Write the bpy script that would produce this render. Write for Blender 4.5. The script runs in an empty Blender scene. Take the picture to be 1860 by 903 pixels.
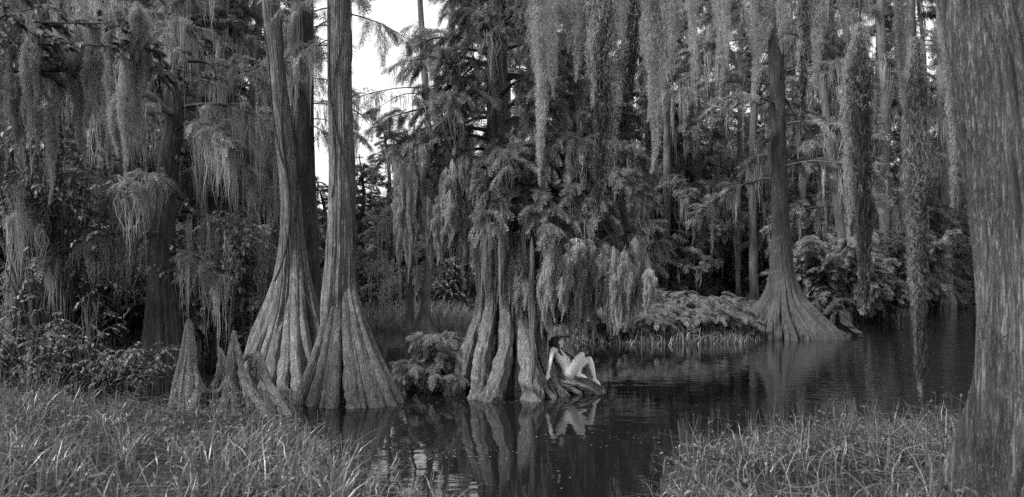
import bpy, math, random
import numpy as np
from mathutils import Vector, Matrix

# ------------------------------------------------------------------ camera, sky, sun, exposure
R = math.radians
rng = np.random.default_rng(11)
random.seed(5)
SC = bpy.context.scene
COL = SC.collection
FPX, CX, HY, CAMH = 1328.0, 930.0, 520.0, 1.9      # focal length and horizon of the photograph, eye height

cam = bpy.data.cameras.new('camera')
cam_ob = bpy.data.objects.new('camera', cam)
COL.objects.link(cam_ob)
cam_ob.location = (0, 0, CAMH)
cam_ob.rotation_euler = (R(90), 0, 0)
cam.sensor_width = 36.0
cam.lens = 36.0 * FPX / 1860.0
cam.shift_y = (HY - 451.5) / 1860.0
cam.clip_start = 0.1
cam.clip_end = 1000.0
cam.dof.use_dof = True
cam.dof.focus_distance = 14.2
cam.dof.aperture_fstop = 1.8
SC.camera = cam_ob

SUN_EL, SUN_AZ = R(52), R(244)                     # azimuth from +Y towards +X: behind the camera, to the left
world = bpy.data.worlds.new('World')
SC.world = world
world.use_nodes = True
wn = world.node_tree
wn.nodes.clear()
sky = wn.nodes.new('ShaderNodeTexSky')
sky.sky_type = 'NISHITA'
sky.sun_disc = False
sky.sun_elevation = SUN_EL
sky.sun_rotation = SUN_AZ
sky.air_density = 1.0
sky.dust_density = 5.0
bw = wn.nodes.new('ShaderNodeRGBToBW')             # black-and-white photograph
# overcast: a bright, nearly even cloud layer over that sky
ctc = wn.nodes.new('ShaderNodeTexCoord')
cno = wn.nodes.new('ShaderNodeTexNoise')
cno.inputs['Scale'].default_value = 2.2
cno.inputs['Detail'].default_value = 5.0
crm = wn.nodes.new('ShaderNodeMapRange')
crm.inputs['From Min'].default_value = 0.3
crm.inputs['From Max'].default_value = 0.65
crm.inputs['To Min'].default_value = 0.72
crm.inputs['To Max'].default_value = 1.0
cmx = wn.nodes.new('ShaderNodeMix')
cmx.data_type = 'RGBA'
cmx.inputs[7].default_value = (1.8, 1.8, 1.8, 1)
wn.links.new(ctc.outputs['Generated'], cno.inputs['Vector'])
wn.links.new(cno.outputs['Fac'], crm.inputs['Value'])
wn.links.new(crm.outputs[0], cmx.inputs[0])
bg = wn.nodes.new('ShaderNodeBackground')
bg.inputs['Strength'].default_value = 0.13
wo = wn.nodes.new('ShaderNodeOutputWorld')
wn.links.new(sky.outputs[0], bw.inputs[0])
wn.links.new(bw.outputs[0], cmx.inputs[6])
wn.links.new(cmx.outputs[2], bg.inputs['Color'])
wn.links.new(bg.outputs[0], wo.inputs[0])

sun = bpy.data.lights.new('sun', 'SUN')
sun.energy = 1.5
sun.angle = R(10)
sun_ob = bpy.data.objects.new('sun', sun)
COL.objects.link(sun_ob)
sd = Vector((math.sin(SUN_AZ) * math.cos(SUN_EL), math.cos(SUN_AZ) * math.cos(SUN_EL), math.sin(SUN_EL)))
sun_ob.rotation_euler = sd.to_track_quat('Z', 'Y').to_euler()
sun_ob.location = (0, 0, 40)

SC.view_settings.view_transform = 'Standard'
SC.view_settings.look = 'None'
SC.view_settings.exposure = 2.42
SC.view_settings.gamma = 1.0
SC.view_settings.use_curve_mapping = False
SC.cycles.max_bounces = 6
SC.cycles.diffuse_bounces = 3
SC.cycles.glossy_bounces = 2
SC.cycles.transmission_bounces = 3
SC.cycles.sample_clamp_indirect = 4.0
SC.cycles.use_denoising = False
SC.cycles.use_adaptive_sampling = False


# ------------------------------------------------------------------ helpers
def at(px, py, d):
    """world point seen at a photo pixel at distance d"""
    return np.array([(px - CX) / FPX * d, d, CAMH - (py - HY) / FPX * d])


def nrm(v):
    return v / np.maximum(np.linalg.norm(v, axis=-1, keepdims=True), 1e-9)


class MB:
    """collects arrays of faces, links them as one mesh object"""

    def __init__(s):
        s.v, s.q, s.t, s.n = [], [], [], 0

    def add(s, V, Q=None, T=None):
        V = np.asarray(V, float).reshape(-1, 3)
        if Q is not None and len(Q):
            s.q.append(np.asarray(Q, np.int64).reshape(-1, 4) + s.n)
        if T is not None and len(T):
            s.t.append(np.asarray(T, np.int64).reshape(-1, 3) + s.n)
        s.v.append(V)
        s.n += len(V)

    def mesh(s, name, mat, smooth=True):
        me = bpy.data.meshes.new(name)
        V = np.concatenate(s.v) if s.v else np.zeros((0, 3))
        q = np.concatenate(s.q) if s.q else np.zeros((0, 4), np.int64)
        t = np.concatenate(s.t) if s.t else np.zeros((0, 3), np.int64)
        me.vertices.add(len(V))
        me.vertices.foreach_set('co', V.astype(np.float32).ravel())
        me.loops.add(q.size + t.size)
        me.loops.foreach_set('vertex_index', np.concatenate([q.ravel(), t.ravel()]).astype(np.int32))
        me.polygons.add(len(q) + len(t))
        ls = np.concatenate([np.arange(len(q)) * 4, q.size + np.arange(len(t)) * 3]).astype(np.int32)
        me.polygons.foreach_set('loop_start', ls)
        me.update(calc_edges=True)
        me.polygons.foreach_set('use_smooth', np.full(len(q) + len(t), smooth))
        me.materials.append(mat)
        me.validate()
        return me

    def build(s, name, mat, parent=None, smooth=True, loc=None):
        o = bpy.data.objects.new(name, s.mesh(name, mat, smooth))
        COL.objects.link(o)
        if parent is not None:
            o.parent = parent
        if loc is not None:
            o.location = loc
        return o


def tag(o, label=None, cat=None, group=None, kind=None):
    if label:
        o['label'] = label
    if cat:
        o['category'] = cat
    if group:
        o['group'] = group
    if kind:
        o['kind'] = kind
    return o


def empty(name, loc, label, cat, group=None):
    o = bpy.data.objects.new(name, None)
    COL.objects.link(o)
    o.location = [float(c) for c in loc]
    o.empty_display_size = 0.2
    return tag(o, label, cat, group)


def dup(root, loc, rz=0.0, scale=(1, 1, 1), label=None, group=None):
    c = root.copy()
    COL.objects.link(c)
    c.location = [float(k) for k in loc]
    c.rotation_euler = (0, 0, rz)
    c.scale = scale
    if label:
        c['label'] = label
    if group:
        c['group'] = group
    for ch in list(root.children):
        k = ch.copy()
        COL.objects.link(k)
        k.parent = c
    return c


def ribbons(mb, P, W, side):
    """P (N,K,3) centre lines, W (N,K) widths, side (N,3) or (N,K,3)"""
    N, K, _ = P.shape
    if N == 0:
        return
    if side.ndim == 2:
        side = np.repeat(side[:, None, :], K, 1)
    off = side * (W[..., None] * 0.5)
    V = np.stack([P - off, P + off], 2).reshape(-1, 3)
    base = (np.arange(N) * K * 2)[:, None]
    k = (np.arange(K - 1) * 2)[None]
    a = base + k
    Q = np.stack([a, a + 1, a + 3, a + 2], -1).reshape(-1, 4)
    mb.add(V, Q)


def smooth_path(pts, n):
    pts = np.asarray(pts, float)
    if len(pts) < 3:
        t = np.linspace(0, 1, n)[:, None]
        return pts[0] * (1 - t) + pts[-1] * t
    p = np.vstack([2 * pts[0] - pts[1], pts, 2 * pts[-1] - pts[-2]])
    m = len(pts) - 1
    u = np.linspace(0, m - 1e-6, n)
    i = u.astype(int)
    f = (u - i)[:, None]
    a, b, c, d = p[i], p[i + 1], p[i + 2], p[i + 3]
    return 0.5 * (2 * b + (c - a) * f + (2 * a - 5 * b + 4 * c - d) * f ** 2 + (3 * b - a - 3 * c + d) * f ** 3)


def tube(mb, pts, rad, n=8, steps=None, lump=0.0, flute=0.0, nf=5, seed=0, round_end=False, squash=None, grain=0.0):
    r_ = np.random.default_rng(seed + 1)
    steps = steps or max(6, len(pts) * 4)
    P = smooth_path(pts, steps)
    rr = np.interp(np.linspace(0, 1, steps), np.linspace(0, 1, len(rad)), rad)
    if round_end:
        T0, T1 = nrm(P[1] - P[0]), nrm(P[-1] - P[-2])
        e = np.array([1.0, 0.92, 0.7, 0.38])
        c = np.sqrt(1 - e ** 2)
        pre = np.array([P[0] - T0 * rr[0] * ee for ee in e])
        post = np.array([P[-1] + T1 * rr[-1] * ee for ee in e[::-1]])
        P = np.vstack([pre, P, post])
        rr = np.concatenate([np.maximum(c, 0.05) * rr[0], rr, np.maximum(c[::-1], 0.05) * rr[-1]])
        steps = len(P)
    T = nrm(np.gradient(P, axis=0))
    u = np.array([0, 0, 1.0]) if abs(T[0][2]) < 0.9 else np.array([1.0, 0, 0])
    U = np.zeros_like(P)
    for i in range(steps):
        u = u - T[i] * np.dot(u, T[i])
        u = u / np.linalg.norm(u)
        U[i] = u
    Bn = np.cross(T, U)
    th = np.linspace(0, 2 * np.pi, n, endpoint=False)
    rad2 = np.repeat(rr[:, None], n, 1)
    if lump or flute:
        s = np.linspace(0, 1, steps)[:, None] * steps * 0.5
        ph = r_.uniform(0, 6.28, 6)
        rad2 = rad2 * (1 + lump * (np.sin(s * 0.7 + ph[0]) * 0.5 + np.sin(s * 1.3 + 2 * th + ph[1]) * 0.5 + np.sin(3 * th - s * 0.5 + ph[2]) * 0.4))
        rad2 = rad2 * (1 - flute * (1 - np.abs(np.sin(nf * 0.5 * th + ph[3] + 0.25 * np.sin(s * 0.5 + ph[4]))) ** 0.7))
    if grain:
        s = np.linspace(0, 1, steps)[:, None] * steps * 0.5
        q = r_.uniform(0, 6.28, 8)
        w1 = .6 * np.sin(s * .5 + q[0] + th) + .4 * np.sin(s * 1.1 + q[1] - 2 * th)
        rad2 = rad2 * (1 - grain * ((1 - np.abs(np.sin(4.5 * th + w1 + q[2]))) ** 2 + .8 * (1 - np.abs(np.sin(8 * th - 1.6 * w1 + q[3]))) ** 2))
        rad2 = rad2 * (1 + grain * .8 * (np.sin(s * .9 + 3 * th + q[4]) * np.sin(s * .33 - th + q[5])) + grain * .35 * np.sin(s * 2.1 + 5 * th + q[6]))
    V = P[:, None, :] + rad2[..., None] * (np.cos(th)[None, :, None] * U[:, None, :] + np.sin(th)[None, :, None] * Bn[:, None, :])
    i = np.arange(steps - 1)[:, None] * n
    j = np.arange(n)[None]
    jn = (j + 1) % n
    Q = np.stack([i + j, i + jn, i + n + jn, i + n + j], -1).reshape(-1, 4)
    V = V.reshape(-1, 3)
    m = len(V)
    V = np.vstack([V, P[0], P[-1]])
    jj = np.arange(n)
    T1 = np.stack([np.full(n, m), (jj + 1) % n, jj], -1)
    T2 = np.stack([np.full(n, m + 1), m - n + jj, m - n + (jj + 1) % n], -1)
    mb.add(V, Q, np.vstack([T1, T2]))


def lobe_fn(nl, seed, pw=0.55, var=0.5):
    r_ = np.random.default_rng(seed)
    gaps = r_.uniform(1 - var, 1 + var, nl)
    c = np.concatenate([[0], np.cumsum(gaps)]) / gaps.sum() * 2 * np.pi
    amp = r_.uniform(1 - 0.85 * var, 1.0, nl)
    off = r_.uniform(0, 6.28)

    def f(th):
        t = (th + off) % (2 * np.pi)
        k = np.clip(np.searchsorted(c, t, 'right') - 1, 0, nl - 1)
        w = (t - c[k]) / (c[k + 1] - c[k])
        return amp[k] * np.sin(np.pi * w) ** pw
    return f


def trunk(mb, path, prof, zmin, zmax, nth=120, nz=140, lobes=10, dep=((0, .4), (1.5, .25), (3, .06)), seed=0, wig=0.12, bark=0.012, pw=0.55, furrow=0.0, nfur=26):
    """fluted trunk: path [(z,x,y)], profile [(z,radius)], groove depth [(z,depth)]"""
    r_ = np.random.default_rng(seed)
    f1 = lobe_fn(lobes, seed + 1, pw, .7)
    f2 = lobe_fn(int(lobes * 2.6), seed + 2, 0.6)
    s = np.linspace(0, 1, nz) ** 1.35
    z = zmin + (zmax - zmin) * s
    path = np.array(path, float)
    prof = np.array(prof, float)
    dep = np.array(dep, float)
    zz = np.linspace(path[0, 0], path[-1, 0], 80)
    pp = smooth_path(path, 80)
    cx = np.interp(z, pp[:, 0], pp[:, 1])
    cy = np.interp(z, pp[:, 0], pp[:, 2])
    pr = smooth_path(np.c_[prof, np.zeros(len(prof))], 120)
    r = np.interp(z, pr[:, 0], pr[:, 1])
    d = np.interp(z, dep[:, 0], dep[:, 1])
    th = np.linspace(0, 2 * np.pi, nth, endpoint=False)
    ph = r_.uniform(0, 6.28, 8)
    TH, Z = np.meshgrid(th, z)
    warp = wig * (np.sin(Z * 1.1 + ph[0] + 2 * TH) * 0.6 + np.sin(Z * 2.7 + ph[1] - TH) * 0.3)
    L1 = f1(TH + warp)
    L2 = f2(TH + warp * 1.3)
    D = d[:, None]
    RR = r[:, None] * (1 - D * (1 - L1) - D * 0.32 * (1 - L2))
    RR *= 1 + 0.03 * np.sin(Z * 0.9 + 2 * TH + ph[2]) + 0.02 * np.sin(Z * 2.3 - 3 * TH + ph[3])
    fine = np.zeros_like(RR)
    for k in range(7):
        n_ = r_.integers(12, 45)
        fine += np.sin(n_ * TH + 2.0 * np.sin(Z * r_.uniform(.4, 1.6) + r_.uniform(0, 6)) + r_.uniform(0, 6))
    RR += bark * r[:, None] ** 0.5 * fine / 3.0
    if furrow:
        wnd = 0.5 * np.sin(Z * 1.3 + 3 * TH + ph[4]) + 0.35 * np.sin(Z * 3.1 - 5 * TH + ph[5]) + .2 * np.sin(Z * 7.3 + 2 * TH + ph[6])
        g1 = np.abs(np.sin(nfur * .5 * TH + 2.2 * wnd))
        g2 = np.abs(np.sin(nfur * .93 * TH - 2.9 * wnd + ph[7]))
        g3 = np.abs(np.sin(nfur * 1.7 * TH + 3.7 * wnd + ph[1]))
        gate = .55 + .45 * np.sin(Z * 2.2 + 7 * TH + ph[0])
        RR -= np.clip((Z - .5) / 2.2, .18 if furrow < .02 else .7, 1) * furrow * ((1 - g1) ** 2.2 + .7 * gate * (1 - g2) ** 2.2 + .5 * (1 - gate) * (1 - g3) ** 2.2)
    V = np.stack([cx[:, None] + RR * np.cos(TH), cy[:, None] + RR * np.sin(TH), Z], -1)
    i = np.arange(nz - 1)[:, None] * nth
    j = np.arange(nth)[None]
    jn = (j + 1) % nth
    Q = np.stack([i + j, i + jn, i + nth + jn, i + nth + j], -1).reshape(-1, 4)
    V = V.reshape(-1, 3)
    m = len(V)
    top = np.array([[cx[-1], cy[-1], z[-1]]])
    jj = np.arange(nth)
    mb.add(np.vstack([V, top]), Q, np.stack([np.full(nth, m), m - nth + jj, m - nth + (jj + 1) % nth], -1))

    def centre(zq):
        return np.array([np.interp(zq, z, cx), np.interp(zq, z, cy), zq]), float(np.interp(zq, z, r))
    return centre


def scatter(mb, pv, pq, pos, dr, up, sc):
    x = nrm(dr)
    y = nrm(np.cross(up, x))
    zv = np.cross(x, y)
    V = pos[:, None, :] + sc[:, None, None] * (pv[None, :, 0:1] * x[:, None] + pv[None, :, 1:2] * y[:, None] + pv[None, :, 2:3] * zv[:, None])
    Q = pq[None] + (np.arange(len(pos)) * len(pv))[:, None, None]
    mb.add(V, Q)


def spray_proto(pairs, leaf, wid, seed=0, ang=58, droop=0.25):
    """feathery cypress branchlet of unit length along x"""
    r_ = np.random.default_rng(seed)
    V, Q = [], []

    def dz(x):
        return -droop * x * x
    n = 0
    for i in range(pairs):
        x = (i + 0.6) / pairs
        l = leaf * (0.65 + 0.5 * math.sin(math.pi * min(1, x * 0.9 + 0.12)))
        for s in (-1, 1):
            a = R(ang + r_.uniform(-10, 10)) * s
            d = np.array([math.cos(a), math.sin(a), r_.uniform(-.35, .15)])
            b = np.array([x + (0.25 / pairs) * s, 0, dz(x)])
            p = np.array([-d[1], d[0], 0]) * wid * 0.5
            m = b + d * l * 0.5
            V += [b, m + p, b + d * l + [0, 0, -.1 * l], m - p]
            Q.append([n, n + 1, n + 2, n + 3])
            n += 4
    for k in range(2):
        x0, x1 = k * .5, k * .5 + .5
        w = .012
        V += [[x0, -w, dz(x0)], [x1, -w, dz(x1)], [x1, w, dz(x1)], [x0, w, dz(x0)]]
        Q.append([n, n + 1, n + 2, n + 3])
        n += 4
    return np.array(V, float), np.array(Q)


def leaf_proto(w=0.5, fold=0.12, curl=0.15):
    V = np.array([[0, 0, 0], [.3, -w * .5, fold], [.3, 0, 0], [.3, w * .5, fold], [.7, -w * .36, fold * .7 - curl * .5], [.7, 0, -curl * .5],
                  [.7, w * .36, fold * .7 - curl * .5], [1, 0, -curl * 1.2]], float)
    Q = np.array([[0, 1, 2, 2], [0, 2, 3, 3], [1, 4, 5, 2], [2, 5, 6, 3], [4, 7, 5, 5], [5, 7, 6, 6]])
    Qq = np.array([[1, 4, 5, 2], [2, 5, 6, 3]])
    T = np.array([[0, 1, 2], [0, 2, 3], [4, 7, 5], [5, 7, 6]])
    return V, Qq, T


LEAF_V, LEAF_Q, LEAF_T = leaf_proto()


def scatter_leaves(mb, pos, dr, up, sc):
    x = nrm(dr)
    y = nrm(np.cross(up, x))
    zv = np.cross(x, y)
    pv = LEAF_V
    V = pos[:, None, :] + sc[:, None, None] * (pv[None, :, 0:1] * x[:, None] + pv[None, :, 1:2] * y[:, None] + pv[None, :, 2:3] * zv[:, None])
    o = (np.arange(len(pos)) * len(pv))[:, None, None]
    mb.add(V, (LEAF_Q[None] + o).reshape(-1, 4), (LEAF_T[None] + o).reshape(-1, 3))


SPRAY_NEAR = spray_proto(11, 0.27, 0.045, 1, 52, .32)
SPRAY_MID = spray_proto(6, 0.36, 0.085, 2)
SPRAY_FAR = spray_proto(4, 0.42, 0.15, 3)


# ------------------------------------------------------------------ materials (greys: the photograph is black and white)
def new_mat(name):
    m = bpy.data.materials.new(name)
    m.use_nodes = True
    nt = m.node_tree
    nt.nodes.clear()
    out = nt.nodes.new('ShaderNodeOutputMaterial')
    return m, nt, out


def node(nt, typ, **kw):
    n = nt.nodes.new(typ)
    for k, v in kw.items():
        if k in n.inputs:
            n.inputs[k].default_value = v
        else:
            setattr(n, k, v)
    return n


def ramp(nt, stops):
    n = nt.nodes.new('ShaderNodeValToRGB')
    e = n.color_ramp.elements
    while len(e) < len(stops):
        e.new(0.5)
    for k, (p, g) in enumerate(stops):
        e[k].position = p
        e[k].color = (g, g, g, 1)
    return n


def coords(nt, scale, kind='Object'):
    tc = nt.nodes.new('ShaderNodeTexCoord')
    mp = nt.nodes.new('ShaderNodeMapping')
    mp.inputs['Scale'].default_value = scale
    nt.links.new(tc.outputs[kind], mp.inputs['Vector'])
    return mp


def bark_mat(name, lo, hi, scale=1.0, lichen=0.0, bump=0.6, stretch=1.0):
    m, nt, out = new_mat(name)
    L = nt.links.new
    a = coords(nt, (9 * scale, 9 * scale, 0.55 * scale * stretch))
    n1 = node(nt, 'ShaderNodeTexNoise', Scale=2.6, Detail=8.0, Roughness=0.6)
    L(a.outputs[0], n1.inputs['Vector'])
    b = coords(nt, (26 * scale, 26 * scale, 0.9 * scale * stretch))
    v = node(nt, 'ShaderNodeTexVoronoi', feature='DISTANCE_TO_EDGE', Scale=1.7)
    L(b.outputs[0], v.inputs['Vector'])
    # wobble the cracks
    mx = nt.nodes.new('ShaderNodeVectorMath')
    mx.operation = 'MULTIPLY_ADD'
    mx.inputs[1].default_value = (3.2, 3.2, 3.2)
    L(n1.outputs['Color'], mx.inputs[0])
    L(b.outputs[0], mx.inputs[2])
    L(mx.outputs[0], v.inputs['Vector'])
    cr = ramp(nt, [(0.0, 0.35), (0.22, 1.0)])
    L(v.outputs['Distance'], cr.inputs[0])
    r1 = ramp(nt, [(0.28, lo), (0.72, hi)])
    L(n1.outputs['Fac'], r1.inputs[0])
    mul = nt.nodes.new('ShaderNodeMix')
    mul.data_type = 'RGBA'
    mul.blend_type = 'MULTIPLY'
    mul.inputs[0].default_value = 0.75
    L(r1.outputs[0], mul.inputs[6])
    L(cr.outputs[0], mul.inputs[7])
    colr = mul.outputs[2]
    # broad patches
    c = coords(nt, (1.2, 1.2, 0.6))
    n2 = node(nt, 'ShaderNodeTexNoise', Scale=1.6, Detail=5.0, Roughness=0.6)
    L(c.outputs[0], n2.inputs['Vector'])
    r2 = ramp(nt, [(0.3, 0.5), (0.7, 1.4)])
    L(n2.outputs['Fac'], r2.inputs[0])
    m2 = nt.nodes.new('ShaderNodeMix')
    m2.data_type = 'RGBA'
    m2.blend_type = 'MULTIPLY'
    m2.inputs[0].default_value = 1.0
    L(colr, m2.inputs[6])
    L(r2.outputs[0], m2.inputs[7])
    colr = m2.outputs[2]
    if lichen:
        d = coords(nt, (1, 1, 0.8))
        n3 = node(nt, 'ShaderNodeTexNoise', Scale=4.5, Detail=8.0, Roughness=0.72)
        L(d.outputs[0], n3.inputs['Vector'])
        r3 = ramp(nt, [(0.56, 0.0), (0.64, lichen)])
        L(n3.outputs['Fac'], r3.inputs[0])
        m3 = nt.nodes.new('ShaderNodeMix')
        m3.data_type = 'RGBA'
        L(r3.outputs[0], m3.inputs[0])
        L(colr, m3.inputs[6])
        m3.inputs[7].default_value = (0.32, 0.32, 0.32, 1)
        colr = m3.outputs[2]
    bs = node(nt, 'ShaderNodeBsdfPrincipled', Roughness=0.9)
    bs.inputs['Specular IOR Level'].default_value = 0.2
    L(colr, bs.inputs['Base Color'])
    add = nt.nodes.new('ShaderNodeMath')
    add.operation = 'MULTIPLY'
    L(n1.outputs['Fac'], add.inputs[0])
    L(cr.outputs[0], add.inputs[1])
    bp = node(nt, 'ShaderNodeBump', Strength=bump, Distance=0.04)
    L(add.outputs[0], bp.inputs['Height'])
    L(bp.outputs[0], bs.inputs['Normal'])
    L(bs.outputs[0], out.inputs[0])
    return m


def leaf_mat(name, lo, hi, trans=0.3, gloss=0.0, rough=0.5):
    m, nt, out = new_mat(name)
    L = nt.links.new
    g = nt.nodes.new('ShaderNodeNewGeometry')
    r = ramp(nt, [(0.0, lo), (1.0, hi)])
    L(g.outputs['Random Per Island'], r.inputs[0])
    oi = nt.nodes.new('ShaderNodeObjectInfo')
    r2 = ramp(nt, [(0.0, 0.8), (1.0, 1.2)])
    L(oi.outputs['Random'], r2.inputs[0])
    mu = nt.nodes.new('ShaderNodeMix')
    mu.data_type = 'RGBA'
    mu.blend_type = 'MULTIPLY'
    mu.inputs[0].default_value = 1.0
    L(r.outputs[0], mu.inputs[6])
    L(r2.outputs[0], mu.inputs[7])
    d = nt.nodes.new('ShaderNodeBsdfDiffuse')
    t = nt.nodes.new('ShaderNodeBsdfTranslucent')
    L(mu.outputs[2], d.inputs['Color'])
    L(mu.outputs[2], t.inputs['Color'])
    mix = nt.nodes.new('ShaderNodeMixShader')
    mix.inputs[0].default_value = trans
    L(d.outputs[0], mix.inputs[1])
    L(t.outputs[0], mix.inputs[2])
    last = mix
    if gloss:
        gl = nt.nodes.new('ShaderNodeBsdfGlossy')
        gl.inputs['Roughness'].default_value = rough
        gl.inputs['Color'].default_value = (.8, .8, .8, 1)
        m2 = nt.nodes.new('ShaderNodeMixShader')
        m2.inputs[0].default_value = gloss
        L(mix.outputs[0], m2.inputs[1])
        L(gl.outputs[0], m2.inputs[2])
        last = m2
    L(last.outputs[0], out.inputs[0])
    return m


BARK = bark_mat('cypress_bark', 0.08, 0.33, 1.0, 0.6, 0.9)
BARK_UP = bark_mat('rough_cypress_bark', 0.07, 0.2, 1.0, 0.15, 0.8)
BARK_NEAR = bark_mat('near_cypress_bark', 0.045, 0.24, 1.35, 0.2, 1.0, 0.45)
BARK_BELL = bark_mat('brown_cypress_bark', 0.03, 0.10, 0.8, 0.1, 0.7)
BARK_DARK = bark_mat('dark_wet_bark', 0.03, 0.10, 1.0, 0.1, 0.7)
BARK_MID = bark_mat('grey_limb_bark', 0.05, 0.13, 1.5, 0.2, 0.6)
WOOD = bark_mat('weathered_wood', 0.20, 0.58, 1.6, 0.4, 0.9)
FEATHER = leaf_mat('cypress_needles', 0.05, 0.24, 0.4, 0.03)
FEATHER_FAR = leaf_mat('far_needles', 0.045, 0.22, 0.42)
BROAD = leaf_mat('broad_leaves', 0.04, 0.16, 0.3, 0.025, 0.45)
SHRUB = leaf_mat('feathery_shrub', 0.08, 0.22, 0.4, 0.03)
MOSS = leaf_mat('spanish_moss', 0.28, 0.40, 0.4)
MOSS_CORE = leaf_mat('dark_moss_core', 0.025, 0.07, 0.2)  # much darker tone for the strands down the middle of some beards
MOSS_FAR = leaf_mat('distant_moss', 0.18, 0.30, 0.4)
GRASS = leaf_mat('sedge_grass', 0.012, 0.18, 0.35, 0.05, 0.4)
GRASS_FAR = leaf_mat('marsh_grass', 0.09, 0.24, 0.35)


def skin_mat():
    m, nt, out = new_mat('skin')
    b = node(nt, 'ShaderNodeBsdfPrincipled', Roughness=0.5)
    n = node(nt, 'ShaderNodeTexNoise', Scale=14.0, Detail=4.0)
    r = ramp(nt, [(0.3, 0.70), (0.7, 0.78)])
    nt.links.new(n.outputs['Fac'], r.inputs[0])
    nt.links.new(r.outputs[0], b.inputs['Base Color'])
    b.inputs['Specular IOR Level'].default_value = 0.35
    nt.links.new(b.outputs[0], out.inputs[0])
    return m


def plain_mat(name, g, rough=0.6, var=0.3, scale=20, spec=.5):
    m, nt, out = new_mat(name)
    b = node(nt, 'ShaderNodeBsdfPrincipled', Roughness=rough)
    b.inputs['Specular IOR Level'].default_value = spec
    n = node(nt, 'ShaderNodeTexNoise', Scale=float(scale), Detail=5.0)
    r = ramp(nt, [(0.3, g * (1 - var)), (0.7, g * (1 + var))])
    nt.links.new(n.outputs['Fac'], r.inputs[0])
    nt.links.new(r.outputs[0], b.inputs['Base Color'])
    nt.links.new(b.outputs[0], out.inputs[0])
    return m


SKIN = skin_mat()
HAIR = plain_mat('dark_hair', 0.025, 0.45)
MUD = plain_mat('mud', 0.013, 0.95, 0.6, 6, .08)
SPECK = plain_mat('floating_specks', 0.28, 0.6)


def water_mat():
    m, nt, out = new_mat('dark_water')
    L = nt.links.new
    b = node(nt, 'ShaderNodeBsdfPrincipled', Roughness=0.015, IOR=1.33)
    b.inputs['Base Color'].default_value = (0.006, 0.006, 0.006, 1)
    b.inputs['Specular IOR Level'].default_value = 0.62
    c = coords(nt, (1.0, 1.0, 1.0))
    n1 = node(nt, 'ShaderNodeTexNoise', Scale=0.9, Detail=2.0, Roughness=0.5)
    c2 = coords(nt, (0.8, 1.7, 1.0))
    n2 = node(nt, 'ShaderNodeTexNoise', Scale=2.6, Detail=2.0, Roughness=0.5)
    L(c.outputs[0], n1.inputs['Vector'])
    L(c2.outputs[0], n2.inputs['Vector'])
    # breeze: ripples grow towards the open water on the right
    sx = nt.nodes.new('ShaderNodeSeparateXYZ')
    L(c.outputs[0], sx.inputs[0])
    mr = nt.nodes.new('ShaderNodeMapRange')
    mr.inputs['From Min'].default_value = 3.0
    mr.inputs['From Max'].default_value = 13.0
    mr.inputs['To Min'].default_value = 0.12
    mr.inputs['To Max'].default_value = 1.0
    L(sx.outputs['X'], mr.inputs['Value'])
    mu = nt.nodes.new('ShaderNodeMath')
    mu.operation = 'MULTIPLY'
    L(n2.outputs['Fac'], mu.inputs[0])
    L(mr.outputs[0], mu.inputs[1])
    b1 = node(nt, 'ShaderNodeBump', Strength=0.10, Distance=0.06)
    b2 = node(nt, 'ShaderNodeBump', Strength=0.36, Distance=0.045)
    L(n1.outputs['Fac'], b1.inputs['Height'])
    L(mu.outputs[0], b2.inputs['Height'])
    L(b1.outputs[0], b2.inputs['Normal'])
    L(b2.outputs[0], b.inputs['Normal'])
    L(b.outputs[0], out.inputs[0])
    return m


WATER = water_mat()

# ------------------------------------------------------------------ the setting: ground and water
LEFT_BANK = [(-40, -12), (-40, 12.2), (-12, 12.6), (-8.5, 12.0), (-6.2, 11.3), (-4.6, 10.9), (-3.3, 10.1), (-2.4, 8.7), (-1.5, 7.4), (-0.7, 6.3), (0.3, 3.0), (0.6, -12)]
RIGHT_BANK = [(1.0, -12), (1.1, 4.5), (1.5, 6.4), (2.1, 8.2), (3.0, 9.0), (4.4, 9.3), (6.0, 9.6), (8.0, 10.2), (40, 11), (40, -12)]
BACK_LEFT = [(-60, 15.5), (-13, 15.2), (-10, 16.2), (-7.5, 17.5), (-6.5, 20), (-7.5, 27), (-6.0, 33), (-1.8, 34), (0, 40), (3, 46), (16, 47), (22, 49), (27, 52), (31, 62), (40, 90), (55, 112), (120, 118), (400, 130), (400, 400), (-400, 400), (-400, 15.5)]
ISLET = [(2.2, 24.5), (4.5, 23.6), (7.5, 24.4), (8.6, 26.2), (11.5, 27.2), (12.2, 29.5), (9, 35), (5, 36), (2.2, 31), (1.4, 27)]


def sdf(poly, x, y):
    """signed distance, positive inside"""
    p = np.array(poly, float)
    q = np.roll(p, -1, 0)
    d = np.full(x.shape, 1e9)
    ins = np.zeros(x.shape, bool)
    for (ax, ay), (bx, by) in zip(p, q):
        ex, ey = bx - ax, by - ay
        t = np.clip(((x - ax) * ex + (y - ay) * ey) / (ex * ex + ey * ey), 0, 1)
        d = np.minimum(d, np.hypot(x - ax - t * ex, y - ay - t * ey))
        c = ((ay > y) != (by > y)) & (x < ex * (y - ay) / (ey if abs(ey) > 1e-9 else 1e-9) + ax)
        ins ^= c
    return np.where(ins, d, -d)


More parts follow.
